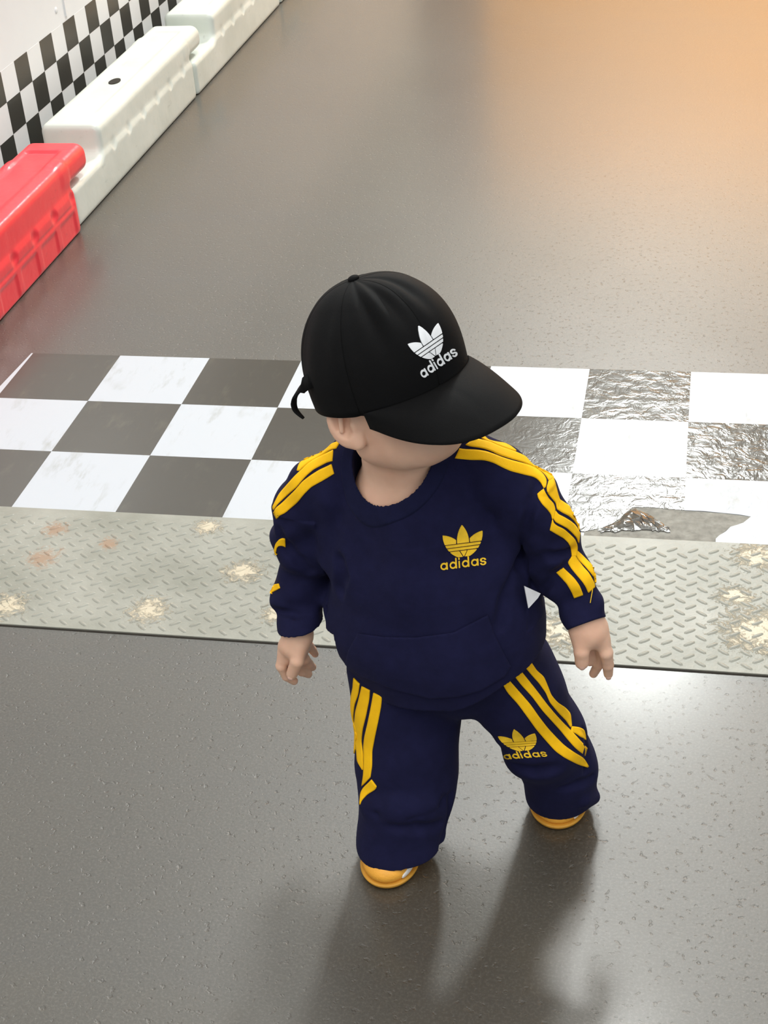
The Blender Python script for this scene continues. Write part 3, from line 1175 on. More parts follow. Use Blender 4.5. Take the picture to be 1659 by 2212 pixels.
PK = Field((0.78, -1.42, 0.22), (1.08, -1.28, 0.42), 0.0017)
off = np.round((PK.lo - SH.lo) / SH.h).astype(int)
PK.lo = SH.lo + off * SH.h
PK.ax = [SH.ax[i][off[i]:off[i] + PK.a.shape[i]] for i in range(3)]
PK.a = PK.a[:len(PK.ax[0]), :len(PK.ax[1]), :len(PK.ax[2])]
sub_a = solid[off[0]:off[0] + PK.a.shape[0], off[1]:off[1] + PK.a.shape[1], off[2]:off[2] + PK.a.shape[2]]
pk_poly = [(772, 1368), (830, 1376), (900, 1377), (980, 1366), (1054, 1328), (1066, 1365), (1085, 1405), (1104, 1440), (1090, 1462), (1040, 1492), (990, 1506), (930, 1510), (850, 1490), (780, 1462), (745, 1436), (752, 1405)]
reg = patch_field(PK, None, pk_poly, 0)
PK.a = np.maximum(np.maximum(sub_a - 0.0042, -(sub_a + 0.004)), reg).astype(np.float32)
Vp, Qp = PK.mesh()
pocket = mesh_np('pocket', Vp, Qp, M['navy'])
attach(pocket, shirt)

# ---- trousers
TR = Field((0.74, -1.46, 0.0), (1.16, -1.13, 0.34), 0.0018)
for pr in loft([(V3(0.922, -1.275, 0.320), 0.108, 0.080), (V3(0.922, -1.275, 0.290), 0.116, 0.078)], TU):
    TR.put(pr, 0.02)
TR.put(cone(V3(0.846, -1.378, 0.02), V3(0.852, -1.350, 0.07), 0.033, 0.033), 0.02)
TR.put(ell(V3(0.927, -1.278, 0.258), (0.085, 0.072, 0.062)), 0.02)
for pr in loft([(V3(0.867, -1.280, 0.250), 0.071, 0.072), (V3(0.870, -1.308, 0.140), 0.0650, 0.066), (V3(0.867, -1.335, 0.075), 0.0590, 0.060), (V3(0.862, -1.352, 0.012), 0.0560, 0.060)], (1, 0, 0)):
    TR.put(pr, 0.012)
for pr in loft([(V3(0.994, -1.270, 0.250), 0.060, 0.070), (V3(1.037, -1.268, 0.148), 0.0515, 0.060), (V3(1.053, -1.252, 0.090), 0.0500, 0.051), (V3(1.060, -1.238, 0.008), 0.0455, 0.047)], (1, 0, 0)):
    TR.put(pr, 0.012)
TR.warp(folds(21, 6, 7, 15, 0.0026, (0.3, 0.3, 0.9), 0.5))
groove(TR, [(800, 1750), (815, 1756), (830, 1754)], 0.006)
groove(TR, [(880, 1768), (930, 1750), (960, 1728)], 0.0045, 0.010)
groove(TR, [(850, 1785), (900, 1790), (950, 1782)], 0.0045, 0.012)
groove(TR, [(1215, 1705), (1250, 1695), (1280, 1682)], 0.005, 0.008)
groove(TR, [(1120, 1655), (1160, 1668), (1200, 1664)], 0.006, 0.014)
groove(TR, [(1268, 1665), (1270, 1620), (1264, 1580)], 0.004, 0.008)
groove(TR, [(955, 1830), (965, 1780), (975, 1720)], 0.004, 0.008)
ridge(TR, [(1092, 1595), (1115, 1618), (1150, 1625)], 0.010, 0.016, 0.9)
ridge(TR, [(1262, 1728), (1283, 1722)], 0.008, 0.012, 0.3)
ridge(TR, [(800, 1738), (860, 1742), (920, 1735)], 0.010, 0.02, 0.8)
TR.cut(lambda X, Y, Z: (0.028 + 0.05 * (X - 0.86) * (X < 0.96) - 0.007 * (X > 0.96) - Z) + 0 * Y)
Vt, Qt = TR.mesh()
trousers = mesh_np('trousers', Vt, Qt, M['navy'])
attach(trousers, child)
trousers['label'] = 'navy sweatpants with yellow side stripes'

# ---- shoes
def shoe(c, yaw, name='shoe'):
    cy, sy = math.cos(yaw), math.sin(yaw)
    f_ = V3(sy, -cy, 0)
    s_ = V3(cy, sy, 0)
    u_ = V3(0, 0, 1)
    F_ = Field(c - V3(0.09, 0.11, 0.004), c + V3(0.09, 0.11, 0.07), 0.0020)
    F_.put(ell(c + f_ * 0.022 + u_ * 0.018, (0.045, 0.0350, 0.021), (f_, s_, u_)), 0.01)
    F_.put(ell(c - f_ * 0.028 + u_ * 0.022, (0.040, 0.030, 0.030), (f_, s_, u_)), 0.02)
    F_.put(cone(c - f_ * 0.022 + u_ * 0.03, c - f_ * 0.024 + u_ * 0.052, 0.025, 0.024), 0.012)
    F_.cut(lambda X, Y, Z: (0.009 - Z) + 0 * X + 0 * Y)
    V, Q = F_.mesh()
    up = mesh_np(name, V, Q, M['shoe'])
    attach(up, child)
    G = Field(c - V3(0.09, 0.11, 0.004), c + V3(0.09, 0.11, 0.03), 0.0018)
    G.put(ell(c + f_ * 0.022 + u_ * 0.010, (0.0475, 0.0385, 0.020), (f_, s_, u_)))
    G.put(ell(c - f_ * 0.028 + u_ * 0.010, (0.042, 0.032, 0.020), (f_, s_, u_)), 0.02)
    G.cut(lambda X, Y, Z: np.maximum(0.001 - Z, Z - 0.0098) + 0 * X + 0 * Y)
    V, Q = G.mesh()
    so = mesh_np('sole', V, Q, M['sole'])
    attach(so, up)
    W = Field(c - V3(0.09, 0.11, 0.0), c + V3(0.09, 0.11, 0.05), 0.0016)
    W.put(ell(c + f_ * 0.022 + u_ * 0.018, (0.0462, 0.0363, 0.0222), (f_, s_, u_)))
    a_, b_ = c + f_ * 0.051 + s_ * 0.0245, c + f_ * 0.038 + s_ * 0.0315
    W2 = cone(a_ + u_ * 0.015, b_ + u_ * 0.020, 0.0050, 0.0050)
    X, Y, Z = W.pts((slice(None),) * 3)
    W.a = np.maximum(W.a, W2[0](X, Y, Z)).astype(np.float32)
    W.a = np.maximum(W.a, 0.010 - Z)
    V, Q = W.mesh()
    attach(mesh_np('white_trim', V, Q, M['shoe_white']), up)
    return up


shoe(V3(0.851, -1.352, 0.0), -0.02)
shoe(V3(1.054, -1.222, 0.0), 0.03)

# ------------------------------------------------------------------ cap
def crown_pt(th, s):
    """th: angle round the head from the front; s: 0 at the rim, 1 at the button"""
    a_f = 0.0985 if math.cos(th) > 0 else 0.0920
    a_l = 0.0860
    ph = s * math.pi / 2
    H = 0.1190
    pw = 0.84 - 0.24 * max(0, math.cos(th - 0.3))
    rr_ = max(0.0, math.cos(ph)) ** pw
    zz = math.sin(ph) ** 0.92
    bulge = 1 + 0.035 * math.sin(math.pi * min(1, s * 1.6))
    seam = -0.0016 * math.exp(-((((th + math.pi / 6) % (math.pi / 3)) - math.pi / 6) * (0.075 * rr_ + 0.004) / 0.0030) ** 2) * (1 - s ** 6)
    dent = 0.0
    # soft dents pressed in the left front panels
    for t0, s0, ws, wt, am, sl_ in CAPDENT:
        u = (th - t0 - sl_ * (s - s0))
        u = (u + math.pi) % (2 * math.pi) - math.pi
        dent += am * math.exp(-(u / wt) ** 2 - ((s - s0) / ws) ** 2)
    rad = rr_ * bulge + (seam + dent) / 0.08 * max(rr_, 0.35)
    fr = 0.014 * max(0, math.cos(th)) ** 2 * math.sin(math.pi * min(1, s)) ** 1.0   # taller, fuller front
    p = hd(a_f * rad * math.cos(th) + fr, a_l * rad * math.sin(th), zz * H + dent * 0.5)
    return p


CAPDENT = [(-0.62, 0.62, 0.26, 0.10, -0.0055, -0.25), (-0.25, 0.66, 0.22, 0.11, -0.0050, -0.2), (0.30, 0.70, 0.22, 0.12, -0.0045, 0.1), (-0.42, 0.60, 0.25, 0.10, 0.0030, -0.2), (-1.9, 0.35, 0.25, 0.25, -0.003, 0), (-1.15, 0.4, 0.3, 0.14, 0.002, 0.3), (2.2, 0.4, 0.3, 0.3, -0.003, 0)]
NT_, NS_ = 240, 60
vv, ff = [], []
for j in range(NS_):
    s = j / NS_ * 0.995
    for i in range(NT_):
        th = 2 * math.pi * i / NT_
        p = crown_pt(th, s)
        if j == 0:
            p = p - HU * 0.003
        vv.append(p)
vv.append(crown_pt(0.0, 0.999) * 0.5 + crown_pt(math.pi, 0.999) * 0.5)
for j in range(NS_ - 1):
    for i in range(NT_):
        ff.append((j * NT_ + i, j * NT_ + (i + 1) % NT_, (j + 1) * NT_ + (i + 1) % NT_, (j + 1) * NT_ + i))
for i in range(NT_):
    ff.append(((NS_ - 1) * NT_ + i, (NS_ - 1) * NT_ + (i + 1) % NT_, NS_ * NT_))
cap = mesh_py('cap', vv, ff, M['cap'], None, True)
cap['label'] = 'black baseball cap with white emblem'
attach(cap, child)
cap_bvh = BVHTree.FromPolygons([tuple(p) for p in vv], ff)
md = cap.modifiers.new('cloth', 'SOLIDIFY')
md.thickness = 0.0016
md.offset = -1
# six top-stitched seam tapes
for k in range(6):
    th = math.pi / 6 * 2 * k
    P = [crown_pt(th, s) for s in np.linspace(0.0, 0.985, 30)]
    vs, fs = [], []
    for i, p in enumerate(P):
        nx_ = crown_pt(th + 0.03, 0.985 * i / 29)
        n_ = p - (HO + HU * 0.02)
        n_ /= np.linalg.norm(n_)
        tt_ = (P[min(i + 1, 29)] - P[max(i - 1, 0)])
        sd = np.cross(tt_, n_)
        sd /= np.linalg.norm(sd)
        w_ = 0.0009 * (1 - i / 40)
        vs += [p - sd * w_ + n_ * 0.0002, p + sd * w_ + n_ * 0.0002]
    fs = [(2 * i, 2 * i + 1, 2 * i + 3, 2 * i + 2) for i in range(29)]
    sm = mesh_py('panel_seam', vs, fs, M['cap_dark'], None, True)
    m_ = sm.modifiers.new('t', 'SOLIDIFY')
    m_.thickness = 0.0006
    attach(sm, cap)
btn = crown_pt(0, 0.999) * 0.5 + crown_pt(math.pi, 0.999) * 0.5
small_ell('top_button', btn + HU * 0.0012, (0.0066, 0.0066, 0.0036), ax_h, M['cap'], cap)
# brim
PHI = math.radians(57)
nb, nr = 60, 20
bv_ = []
for j in range(nr + 1):
    tt_ = j / nr
    for i in range(nb + 1):
        q = -1 + 2 * i / nb
        th = q * PHI
        inner_p = crown_pt(th, 0.02)
        u = HL @ (inner_p - HO)
        fw = HF @ (inner_p - HO)
        # outer edge: a rounded, rather square visor
        fi = q * math.pi / 2
        f0 = 0.0985 * math.cos(PHI)
        ow = (0.0700 if q < 0 else 0.0760) * math.copysign(abs(math.sin(fi)) ** (2 / 2.35), fi)
        of = f0 + (0.1690 - f0) * abs(math.cos(fi)) ** (2 / 2.5)
        U_ = u + (ow - u) * tt_
        F_ = fw + (of - fw) * tt_
        out = max(0.0, F_ - 0.04)
        zc = -0.010 * tt_ - 0.27 * out * tt_ - 1.7 * (U_ ** 2) * (0.25 + 0.75 * tt_) * 0.75
        zc += 0.0045 * math.sin(math.pi * tt_) 
        bv_.append(hd(F_, U_ + 0.007 * tt_ * max(0.0, math.cos(q * math.pi / 2)) ** 0.5, 0.0015 + zc))
bf_ = [(j * (nb + 1) + i, j * (nb + 1) + i + 1, (j + 1) * (nb + 1) + i + 1, (j + 1) * (nb + 1) + i) for j in range(nr) for i in range(nb)]
brim = mesh_py('brim', bv_, bf_, M['cap'], None, True)
md = brim.modifiers.new('board', 'SOLIDIFY')
md.thickness = 0.0028
md.offset = 0
attach(brim, cap)
# strap end hanging at the back
sr = cap_bvh.ray_cast(Vector(CC), Vector(ray(678, 818)))[0]
sy = (sr.y if sr is not None else -1.27) + 0.004
sp = [A(692, 816, sy - 0.004), A(668, 822, sy + 0.004), A(650, 836, sy + 0.008), A(638, 852, sy + 0.008), A(633, 870, sy + 0.006), A(638, 888, sy + 0.003), A(655, 905, sy)]
sw = [0.0095, 0.0090, 0.0085, 0.0078, 0.0066, 0.0050, 0.0016]
vs = []
m = 28
for i in range(m):
    s = i / (m - 1) * (len(sp) - 1)
    k = min(len(sp) - 2, int(s))
    u = s - k
    p0, p1, p2, p3 = sp[max(k - 1, 0)], sp[k], sp[k + 1], sp[min(k + 2, len(sp) - 1)]
    p = 0.5 * (2 * p1 + (p2 - p0) * u + (2 * p0 - 5 * p1 + 4 * p2 - p3) * u * u + (3 * p1 - p0 - 3 * p2 + p3) * u ** 3)
    tg = (p2 - p0)
    tg /= np.linalg.norm(tg)
    wd = np.cross(tg, HF * 0.8 + HL * 0.6)
    wd /= np.linalg.norm(wd)
    w_ = sw[k] + (sw[k + 1] - sw[k]) * u
    vs += [p + wd * w_, p - wd * w_]
fs = [(2 * i, 2 * i + 1, 2 * i + 3, 2 * i + 2) for i in range(m - 1)]
st = mesh_py('back_strap', vs, fs, M['cap'], None, True)
md = st.modifiers.new('t', 'SOLIDIFY')
md.thickness = 0.0018
attach(st, cap)

# ------------------------------------------------------------------ tape stripes and emblems, laid on the cloth
shirt_bvh = BVHTree.FromPolygons([tuple(p) for p in Vs], [tuple(q) for q in Qs])
pants_bvh = BVHTree.FromPolygons([tuple(p) for p in Vt], [tuple(q) for q in Qt])
VC = Vector(CC)


def hit(bvh, px, py, near=None):
    d = Vector(ray(px, py))
    h = bvh.ray_cast(VC, d)
    if h[0] is not None and (near is None or (h[0] - near).length < 0.03):
        return h[0], h[1]
    if near is None:
        for rr_ in (6, 12, 20, 30):
            for a in np.linspace(0, 6.28, 12):
                h = bvh.ray_cast(VC, Vector(ray(px + rr_ * math.cos(a), py + rr_ * math.sin(a))))
                if h[0] is not None:
                    near = h[0]
                    break
            if near is not None:
                break
    if near is None:
        return None, None
    tt_ = (near - VC).dot(d)
    q = bvh.find_nearest(VC + d * tt_)
    return q[0], q[1]


def smooth_normals(bvh_v, bvh_q):
    pass


def rs(P, n):
    P = np.array(P, float)
    L = np.r_[0, np.cumsum(np.linalg.norm(np.diff(P, axis=0), axis=1))]
    t_ = np.linspace(0, L[-1], n)
    return np.stack([np.interp(t_, L, P[:, i]) for i in range(2)], 1)


def stripe(bvh, ea, eb, parent, mat=None, n=None, name='stripe', lift=0.0009, tr=None):
    """a tape between two edges"""
    if tr is not None:
        ox, oy, sc_ = tr
        ea = [(ox + x * sc_, oy + y * sc_) for x, y in ea]
        eb = [(ox + x * sc_, oy + y * sc_) for x, y in eb]
    n = n or 40
    ea, eb = rs(ea, n), rs(eb, n)
    m_ = 7
    vs = []
    near = None
    for i in range(n):
        for j in range(m_):
            p = ea[i] + (eb[i] - ea[i]) * j / (m_ - 1)
            loc, nr_ = hit(bvh, p[0], p[1])
            if loc is None:
                loc, nr_ = near, Vector((0, 0, 1))
            near = loc
            vs.append(np.array(loc + nr_ * lift))
    vs = np.array(vs).reshape(n, m_, 3)
    for _ in range(2):                                  # take out the grain of the cloth mesh
        w_ = vs.copy()
        w_[1:-1] = (vs[:-2] + 2 * vs[1:-1] + vs[2:]) / 4
        vs = w_
    vs = vs.reshape(-1, 3)
    fs = [(i * m_ + j, i * m_ + j + 1, (i + 1) * m_ + j + 1, (i + 1) * m_ + j) for i in range(n - 1) for j in range(m_ - 1)]
    o = mesh_py(name, vs, fs, mat or M['yellow'], None, True)
    bm = bmesh.new()
    bm.from_mesh(o.data)
    tot = sum((f.normal.dot(VC - f.calc_center_median()) for f in bm.faces))
    if tot < 0:
        bmesh.ops.reverse_faces(bm, faces=bm.faces)
    bm.to_mesh(o.data)
    bm.free()
    md = o.modifiers.new('tape', 'SOLIDIFY')
    md.thickness = 0.0022
    md.offset = -0.6
    attach(o, parent)
    return o


def tape_edge(bvh, edge, width, out, parent, tr=None, n=36, name='stripe'):
    """a tape of constant width that starts at one seen edge and runs on round the limb"""
    if tr is not None:
        edge = [(tr[0] + x * tr[2], tr[1] + y * tr[2]) for x, y in edge]
    E_ = rs(edge, n)
    P_ = [hit(bvh, *e) for e in E_]
    return tape_3d(bvh, [np.array(p[0]) for p in P_], width, out, parent, name)


def tape_3d(bvh, L_, width, out, parent, name='stripe'):
    L_ = np.array(L_)
    for _ in range(2):
        w_ = L_.copy()
        w_[1:-1] = (L_[:-2] + 2 * L_[1:-1] + L_[2:]) / 4
        L_ = w_
    n, m_ = len(L_), 6
    vs = []
    for i in range(n):
        tg = L_[min(i + 1, n - 1)] - L_[max(i - 1, 0)]
        tg /= np.linalg.norm(tg)
        q, nn = Vector(L_[i]), None
        for j in range(m_):
            r_ = bvh.find_nearest(q)
            loc, nn = r_[0], np.array(r_[1])
            vs.append(np.array(loc) + nn * 0.0009)
            sd = np.cross(nn, tg)
            sd /= np.linalg.norm(sd)
            if sd @ out < 0:
                sd = -sd
            q = loc + Vector(sd) * (width / (m_ - 1))
    vs = np.array(vs).reshape(n, m_, 3)
    for _ in range(2):
        w_ = vs.copy()
        w_[1:-1] = (vs[:-2] + 2 * vs[1:-1] + vs[2:]) / 4
        vs = w_
    fs = [(i * m_ + j, i * m_ + j + 1, (i + 1) * m_ + j + 1, (i + 1) * m_ + j) for i in range(n - 1) for j in range(m_ - 1)]
    o = mesh_py(name, vs.reshape(-1, 3), fs, M['yellow'], None, True)
    md = o.modifiers.new('tape', 'SOLIDIFY')
    md.thickness = 0.0016
    md.offset = 0.0
    attach(o, parent)
    return o


c1 = (970, 920, 0.15069)
c2 = (1120, 1000, 0.12055)
c3 = (1140, 1140, 0.10850)
c4 = (570, 940, 0.12055)
c5 = (570, 1130, 0.12202)
# image-right shoulder and sleeve
stripe(shirt_bvh, [(80, 465), (170, 475), (320, 490), (500, 490), (640, 530), (750, 590), (880, 650), (1000, 680), (1130, 715), (1220, 730), (1300, 790), (1340, 860), (1355, 895)],
       [(150, 325), (190, 335), (400, 345), (540, 370), (650, 410), (760, 455), (900, 500), (1040, 535), (1150, 570), (1260, 625), (1340, 690), (1390, 760), (1400, 800), (1385, 880)], shirt, tr=c1)
stripe(shirt_bvh, [(235, 275), (270, 290), (480, 320), (600, 360), (720, 420), (880, 470), (1050, 520), (1170, 570), (1260, 610), (1340, 660), (1400, 730), (1430, 790)],
       [(360, 185), (470, 205), (600, 240), (700, 290), (850, 345), (930, 370), (1000, 400), (1130, 460), (1200, 490), (1350, 580), (1480, 665), (1495, 740)], shirt, tr=c1)
stripe(shirt_bvh, [(425, 150), (520, 210), (640, 248), (700, 282), (850, 335), (950, 365)], [(465, 115), (560, 208), (680, 238), (790, 252), (880, 295), (960, 360)], shirt, tr=c1, n=24)
stripe(shirt_bvh, [(335, 560), (350, 630), (430, 750), (520, 840), (580, 920), (595, 980), (600, 1010)], [(450, 470), (475, 540), (530, 640), (610, 720), (640, 790), (650, 850), (640, 920), (615, 1000)], shirt, tr=c2, n=30)
stripe(shirt_bvh, [(535, 330), (500, 450), (520, 540), (600, 640), (670, 720), (680, 790), (690, 830)], [(618, 190), (630, 300), (660, 420), (690, 540), (720, 640), (730, 660), (740, 670)], shirt, tr=c2, n=30)
stripe(shirt_bvh, [(690, 830), (780, 890), (900, 950), (1000, 1040), (1060, 1120), (1080, 1200)], [(730, 660), (850, 740), (970, 830), (1030, 920), (1060, 1000), (1080, 1100)], shirt, tr=c2, n=30)
stripe(shirt_bvh, [(625, 1000), (660, 1060), (760, 1110), (870, 1170), (960, 1250), (1040, 1340), (1070, 1430)], [(655, 860), (700, 920), (800, 970), (920, 1040), (1000, 1110), (1060, 1200), (1090, 1260)], shirt, tr=c2, n=30)
stripe(shirt_bvh, [(560, 1200), (680, 1270), (800, 1340), (890, 1430), (930, 1510), (945, 1600), (952, 1670)], [(605, 1010), (625, 1080), (700, 1130), (810, 1180), (900, 1260), (990, 1350), (1040, 1440), (1050, 1500), (1045, 1580), (1030, 1670)], shirt, tr=c2, n=40)
stripe(shirt_bvh, [(870, 570), (790, 690), (870, 820), (960, 930), (1080, 1070), (1160, 1190), (1200, 1290)], [(925, 545), (1000, 660), (1100, 790), (1200, 900), (1270, 1020), (1320, 1120), (1325, 1180)], shirt, tr=c3, n=34)
stripe(shirt_bvh, [(570, 885), (680, 1000), (780, 1110), (860, 1240), (925, 1395)], [(705, 790), (820, 900), (930, 1010), (1020, 1130), (1075, 1250), (1100, 1330)], shirt, tr=c3, n=30)
stripe(shirt_bvh, [(940, 530), (1020, 650), (1140, 770), (1250, 900), (1330, 1010), (1385, 1100)], [(985, 460), (1100, 580), (1250, 730), (1400, 880), (1430, 950), (1420, 1040)], shirt, tr=c3, n=34)
# image-left shoulder
stripe(shirt_bvh, [(1262, 690), (1175, 745), (1050, 820), (850, 930), (720, 1060), (600, 1210), (480, 1310), (380, 1400), (280, 1440), (235, 1500)],
       [(1215, 520), (1130, 565), (1000, 625), (850, 720), (700, 830), (580, 970), (450, 1100), (330, 1220), (215, 1310), (180, 1390)], shirt, tr=c4)
stripe(shirt_bvh, [(1230, 465), (1130, 490), (1030, 545), (900, 610), (770, 720), (670, 830), (580, 940), (460, 1040), (330, 1160), (240, 1250), (180, 1340)],
       [(1245, 270), (1150, 320), (1050, 370), (900, 450), (780, 530), (690, 620), (610, 690), (540, 760), (400, 920), (280, 1060), (200, 1220), (165, 1290)], shirt, tr=c4)
stripe(shirt_bvh, [(1300, 240), (1200, 260), (1100, 325), (960, 410), (800, 500), (690, 590), (640, 640)], [(1385, 95), (1290, 140), (1150, 170), (1080, 290), (900, 320), (760, 400), (660, 480), (620, 560), (600, 640)], shirt, tr=c4, n=30)
stripe(shirt_bvh, [(380, 425), (330, 395), (265, 395), (225, 450), (215, 570)], [(380, 275), (330, 260), (265, 290), (215, 360), (190, 470)], shirt, tr=c5, n=16)
stripe(shirt_bvh, [(290, 1150), (240, 1180), (180, 1210), (115, 1245)], [(265, 1070), (200, 1085), (140, 1130), (85, 1220)], shirt, tr=c5, n=16)
# the sleeve tapes of the image-left arm run down its outer side
ax_pts = [A(663, 1110, -1.255), A(664, 1180, -1.248), A(656, 1245, -1.245), A(636, 1290, -1.255), A(645, 1318, -1.264)]
for ang in (14, 42, 70):
    dr = V3(-math.cos(math.radians(ang)), math.sin(math.radians(ang)), 0)
    ln = []
    for s_ in np.linspace(0, 1, 30):
        k = min(len(ax_pts) - 2, int(s_ * (len(ax_pts) - 1)))
        f_ = s_ * (len(ax_pts) - 1) - k
        c_ = ax_pts[k] * (1 - f_) + ax_pts[k + 1] * f_
        h_ = shirt_bvh.ray_cast(Vector(c_ + dr * 0.10), Vector(-dr))
        if h_[0] is not None:
            ln.append(np.array(h_[0]))
    tape_3d(shirt_bvh, ln, 0.0105, V3(0.3, 1, 0), shirt)
# trousers
c6 = (1060, 1400, 0.19893)
c7 = (720, 1420, 0.24410)
stripe(pants_bvh, [(125, 385), (180, 480), (290, 600), (400, 750), (500, 890), (620, 1030), (700, 1120), (800, 1190), (950, 1265), (1050, 1295)], [(190, 335), (300, 460), (430, 610), (520, 740), (620, 870), (720, 980), (800, 1060), (900, 1130), (1000, 1185), (1060, 1280)], trousers, tr=c6, n=46)
stripe(pants_bvh, [(245, 290), (330, 400), (450, 530), (560, 680), (660, 790), (760, 900), (840, 1000), (920, 1090), (1020, 1170)], [(320, 240), (400, 340), (510, 480), (600, 600), (700, 720), (800, 830), (900, 930), (980, 1020), (1045, 1085)], trousers, tr=c6, n=46)
stripe(pants_bvh, [(365, 200), (440, 290), (530, 390), (600, 490), (640, 590), (740, 710), (820, 790), (865, 860)], [(425, 140), (490, 240), (570, 310), (620, 430), (650, 510), (720, 590), (800, 640), (860, 710), (875, 850)], trousers, tr=c6, n=46)
stripe(pants_bvh, [(868, 910), (920, 925), (980, 970), (1030, 995)], [(875, 850), (940, 858), (1010, 880), (1025, 940)], trousers, tr=c6, n=12)
stripe(pants_bvh, [(432, 345), (425, 430), (400, 560), (370, 700), (345, 830), (345, 960), (330, 1060)], [(358, 312), (340, 420), (310, 570), (280, 700), (270, 800), (275, 920), (270, 1040), (255, 1140)], trousers, tr=c7, n=46)
stripe(pants_bvh, [(325, 290), (320, 370), (290, 520), (260, 640), (250, 740), (265, 860), (266, 990)], [(255, 255), (230, 370), (200, 480), (190, 600), (195, 740), (210, 830), (215, 920), (262, 995)], trousers, tr=c7, n=46)
tape_edge(pants_bvh, [(237, 232), (225, 330), (190, 420), (180, 520), (185, 620), (190, 740), (200, 810)], 0.0125, V3(-1, 0.6, 0), trousers, tr=c7)
stripe(pants_bvh, [(340, 1080), (270, 1150), (245, 1200), (238, 1290)], [(385, 1140), (380, 1165), (300, 1215), (250, 1270), (240, 1305)], trousers, tr=c7, n=18)


# ---- emblem and lettering as flat shapes
def leaf(u, v, cx, cy, ang, L, W):
    """pointed oval from its base at (cx, cy)"""
    ca, sa = math.cos(ang), math.sin(ang)
    x, y = u - cx, v - cy
    s = x * sa + y * ca                  # along
    w = x * ca - y * sa                  # across
    R = (L * L / 4 + W * W) / (2 * W) if W < L / 2 else L / 2
    d = R - W
    m_ = L / 2
    a = np.sqrt((s - m_) ** 2 + (w - d) ** 2) - R
    b = np.sqrt((s - m_) ** 2 + (w + d) ** 2) - R
    return np.maximum(a, b)


def emblem(u, v):
    x = u * 0.486
    cu = leaf(x, v, 0.0, 0.20, 0.0, 0.80, 0.140)
    lu = leaf(x, v, 0.04, 0.20, -0.70, 0.79, 0.150)
    ru = leaf(x, v, -0.04, 0.20, 0.70, 0.79, 0.150)
    side = np.where(v > 0.55, np.maximum(np.minimum(lu, ru), -(cu - 0.024)), np.minimum(lu, ru))
    f_ = np.minimum(cu, side)
    for c in (0.565, 0.485, 0.405):
        f_ = np.maximum(f_, -(np.abs(v - c) - 0.0125))
    notch = np.abs(np.abs(x) - 0.55 * np.clip(v - 0.24, 0, 1) - 0.004) - 0.011
    f_ = np.where(v < 0.395, np.maximum(f_, -notch), f_)
    return np.maximum(f_, 0.255 - v)


def lettering(u, v):
    H, x0, st_ = 0.155, 0.0, 0.034
    def ring(cx, rx=0.170, ry=0.082, cy=0.082):
        k = np.sqrt(((u - cx) / rx) ** 2 + ((v - cy) / ry) ** 2)
        return np.abs(k - 0.80) * 0.085 - 0.0175
    def bar(cx, a, b, w=0.036):
        return np.maximum(np.abs(u - cx) - w, np.abs(v - (a + b) / 2) - (b - a) / 2)
    f_ = 9 + 0 * u
    x = -1.18
    for ch in 'adidas':
        if ch == 'a':
            f_ = np.minimum(f_, np.minimum(ring(x + 0.19), bar(x + 0.34, 0.0, 0.165)))
            x += 0.445
        elif ch == 'd':
            f_ = np.minimum(f_, np.minimum(ring(x + 0.19), bar(x + 0.34, 0.0, 0.245)))
            x += 0.445
        elif ch == 'i':
            f_ = np.minimum(f_, np.minimum(bar(x + 0.045, 0.0, 0.165), bar(x + 0.045, 0.195, 0.240)))
            x += 0.155
        else:
            cx = x + 0.155
            top_ = np.maximum(np.abs(np.sqrt(((u - cx) / 0.125) ** 2 + ((v - 0.118) / 0.044) ** 2) - 0.85) * 0.046 - 0.0155, np.where((u - cx > 0.02) & (v < 0.112), 1.0, -1.0))
            bot_ = np.maximum(np.abs(np.sqrt(((u - cx) / 0.125) ** 2 + ((v - 0.046) / 0.044) ** 2) - 0.85) * 0.046 - 0.0155, np.where((u - cx < -0.02) & (v > 0.052), 1.0, -1.0))
            f_ = np.minimum(f_, np.minimum(top_, bot_))
            x += 0.32
    return f_


def flat_shape(fn, u0, u1, v0, v1, nu_, nv_):
    """outline of fn < 0 as a fine mesh"""
    us, vs_ = np.linspace(u0, u1, nu_), np.linspace(v0, v1, nv_)
    G = fn(us[:, None] + 0 * vs_[None, :], vs_[None, :] + 0 * us[:, None])
    verts, faces, idx = [], [], {}
    def vid(key, p):
        if key not in idx:
            idx[key] = len(verts)
            verts.append(p)
        return idx[key]
    for i in range(nu_ - 1):
        for j in range(nv_ - 1):
            cs = [(i, j), (i + 1, j), (i + 1, j + 1), (i, j + 1)]
            vals = [G[c] for c in cs]
            if min(vals) >= 0:
                continue
            poly = []
            for k in range(4):
                a, b = cs[k], cs[(k + 1) % 4]
                va, vb = vals[k], vals[(k + 1) % 4]
                if va < 0:
                    poly.append(vid(a, (us[a[0]], vs_[a[1]])))
                if (va < 0) != (vb < 0):
                    t_ = va / (va - vb)
                    key = (min(a, b), max(a, b))
                    poly.append(vid(key, (us[a[0]] + (us[b[0]] - us[a[0]]) * t_, vs_[a[1]] + (vs_[b[1]] - vs_[a[1]]) * t_)))
            if len(poly) >= 3:
                faces.append(tuple(poly))
    return verts, faces


E_V, E_F = flat_shape(emblem, -1.15, 1.15, 0.22, 1.05, 130, 90)
L_V, L_F = flat_shape(lettering, -1.22, 1.25, -0.02, 0.27, 200, 44)


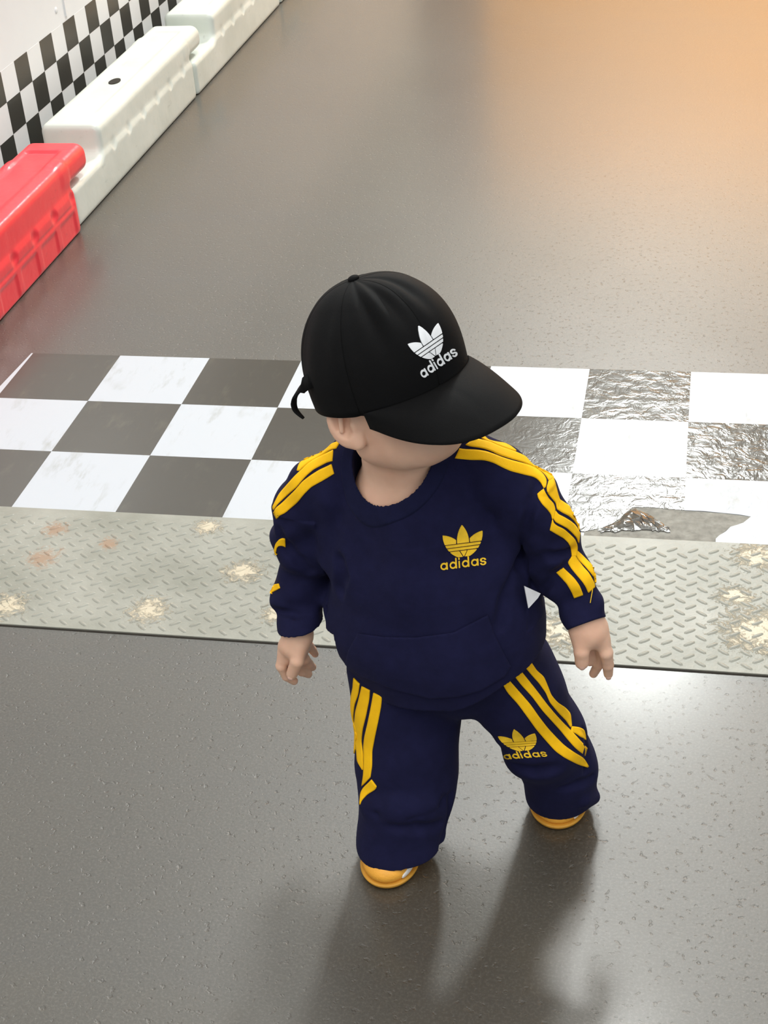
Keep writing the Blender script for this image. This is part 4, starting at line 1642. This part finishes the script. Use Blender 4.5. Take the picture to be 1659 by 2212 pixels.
def mark(bvh, org, uv, vv_, parent, mat, lift=0.0010):
    for nm, V_, F_, up in (('emblem', E_V, E_F, 0.0), ('lettering', L_V, L_F, 0.0)):
        vs = []
        near = None
        for (u, v) in V_:
            loc, nr_ = hit(bvh, org[0] + uv[0] * u + vv_[0] * v, org[1] + uv[1] * u + vv_[1] * v)
            if loc is None:
                loc, nr_ = near, Vector((0, -1, 0))
            near = loc
            dv = (VC - loc).normalized()
            vs.append(loc + dv * lift)
        o = mesh_py(nm, vs, F_, mat, None, False)
        bm = bmesh.new()
        bm.from_mesh(o.data)
        bm.normal_update()
        if sum(f.normal.dot(VC - f.calc_center_median()) for f in bm.faces) < 0:
            bmesh.ops.reverse_faces(bm, faces=bm.faces)
        bm.to_mesh(o.data)
        bm.free()
        md = o.modifiers.new('thread', 'SOLIDIFY')
        md.thickness = 0.0014
        md.offset = -0.5
        attach(o, parent)


mark(shirt_bvh, (1003.5, 1225.5), (44.5, -5.8), (-5.5, -91.5), shirt, M['embroidery'])
mark(cap_bvh, (953.5, 791), (34.0, -23.5), (-49.7, -87.5), cap, M['white_thread'])
mark(pants_bvh, (1139, 1637), (41.5, -3.0), (-29, -61), trousers, M['embroidery'])

# ---- care label at the side seam, loose thread at the cuff
P = [surf for surf in (A(1133, 1266, -1.325), A(1168, 1282, -1.315), A(1162, 1292, -1.318), A(1142, 1314, -1.330))]
vs = [np.array(p) for p in P]
n_ = np.cross(vs[1] - vs[0], vs[3] - vs[0])
n_ /= np.linalg.norm(n_)
vs2 = [p + n_ * 0.0012 for p in vs]
attach(mesh_py('care_label', vs + vs2, [(0, 1, 2, 3), (7, 6, 5, 4), (0, 4, 5, 1), (1, 5, 6, 2), (2, 6, 7, 3), (3, 7, 4, 0)], M['tag']), shirt)
h0, _ = hit(shirt_bvh, 1281, 1268)
h1, _ = hit(shirt_bvh, 1275, 1302)
th_ = []
for i in range(8):
    p = np.array(h0) + (np.array(h1) - np.array(h0)) * i / 7 + (CC - np.array(h0)) / np.linalg.norm(CC - np.array(h0)) * (0.001 + 0.003 * math.sin(math.pi * i / 7 * 0.6))
    th_.append(p)
vs, fs = [], []
for i, p in enumerate(th_):
    for k in range(5):
        a = 2 * math.pi * k / 5
        vs.append(p + V3(math.cos(a), math.sin(a), 0) * 0.0005)
for i in range(7):
    for k in range(5):
        fs.append((i * 5 + k, i * 5 + (k + 1) % 5, i * 5 + 5 + (k + 1) % 5, i * 5 + 5 + k))
attach(mesh_py('loose_thread', vs, fs, M['embroidery'], None, True), shirt)
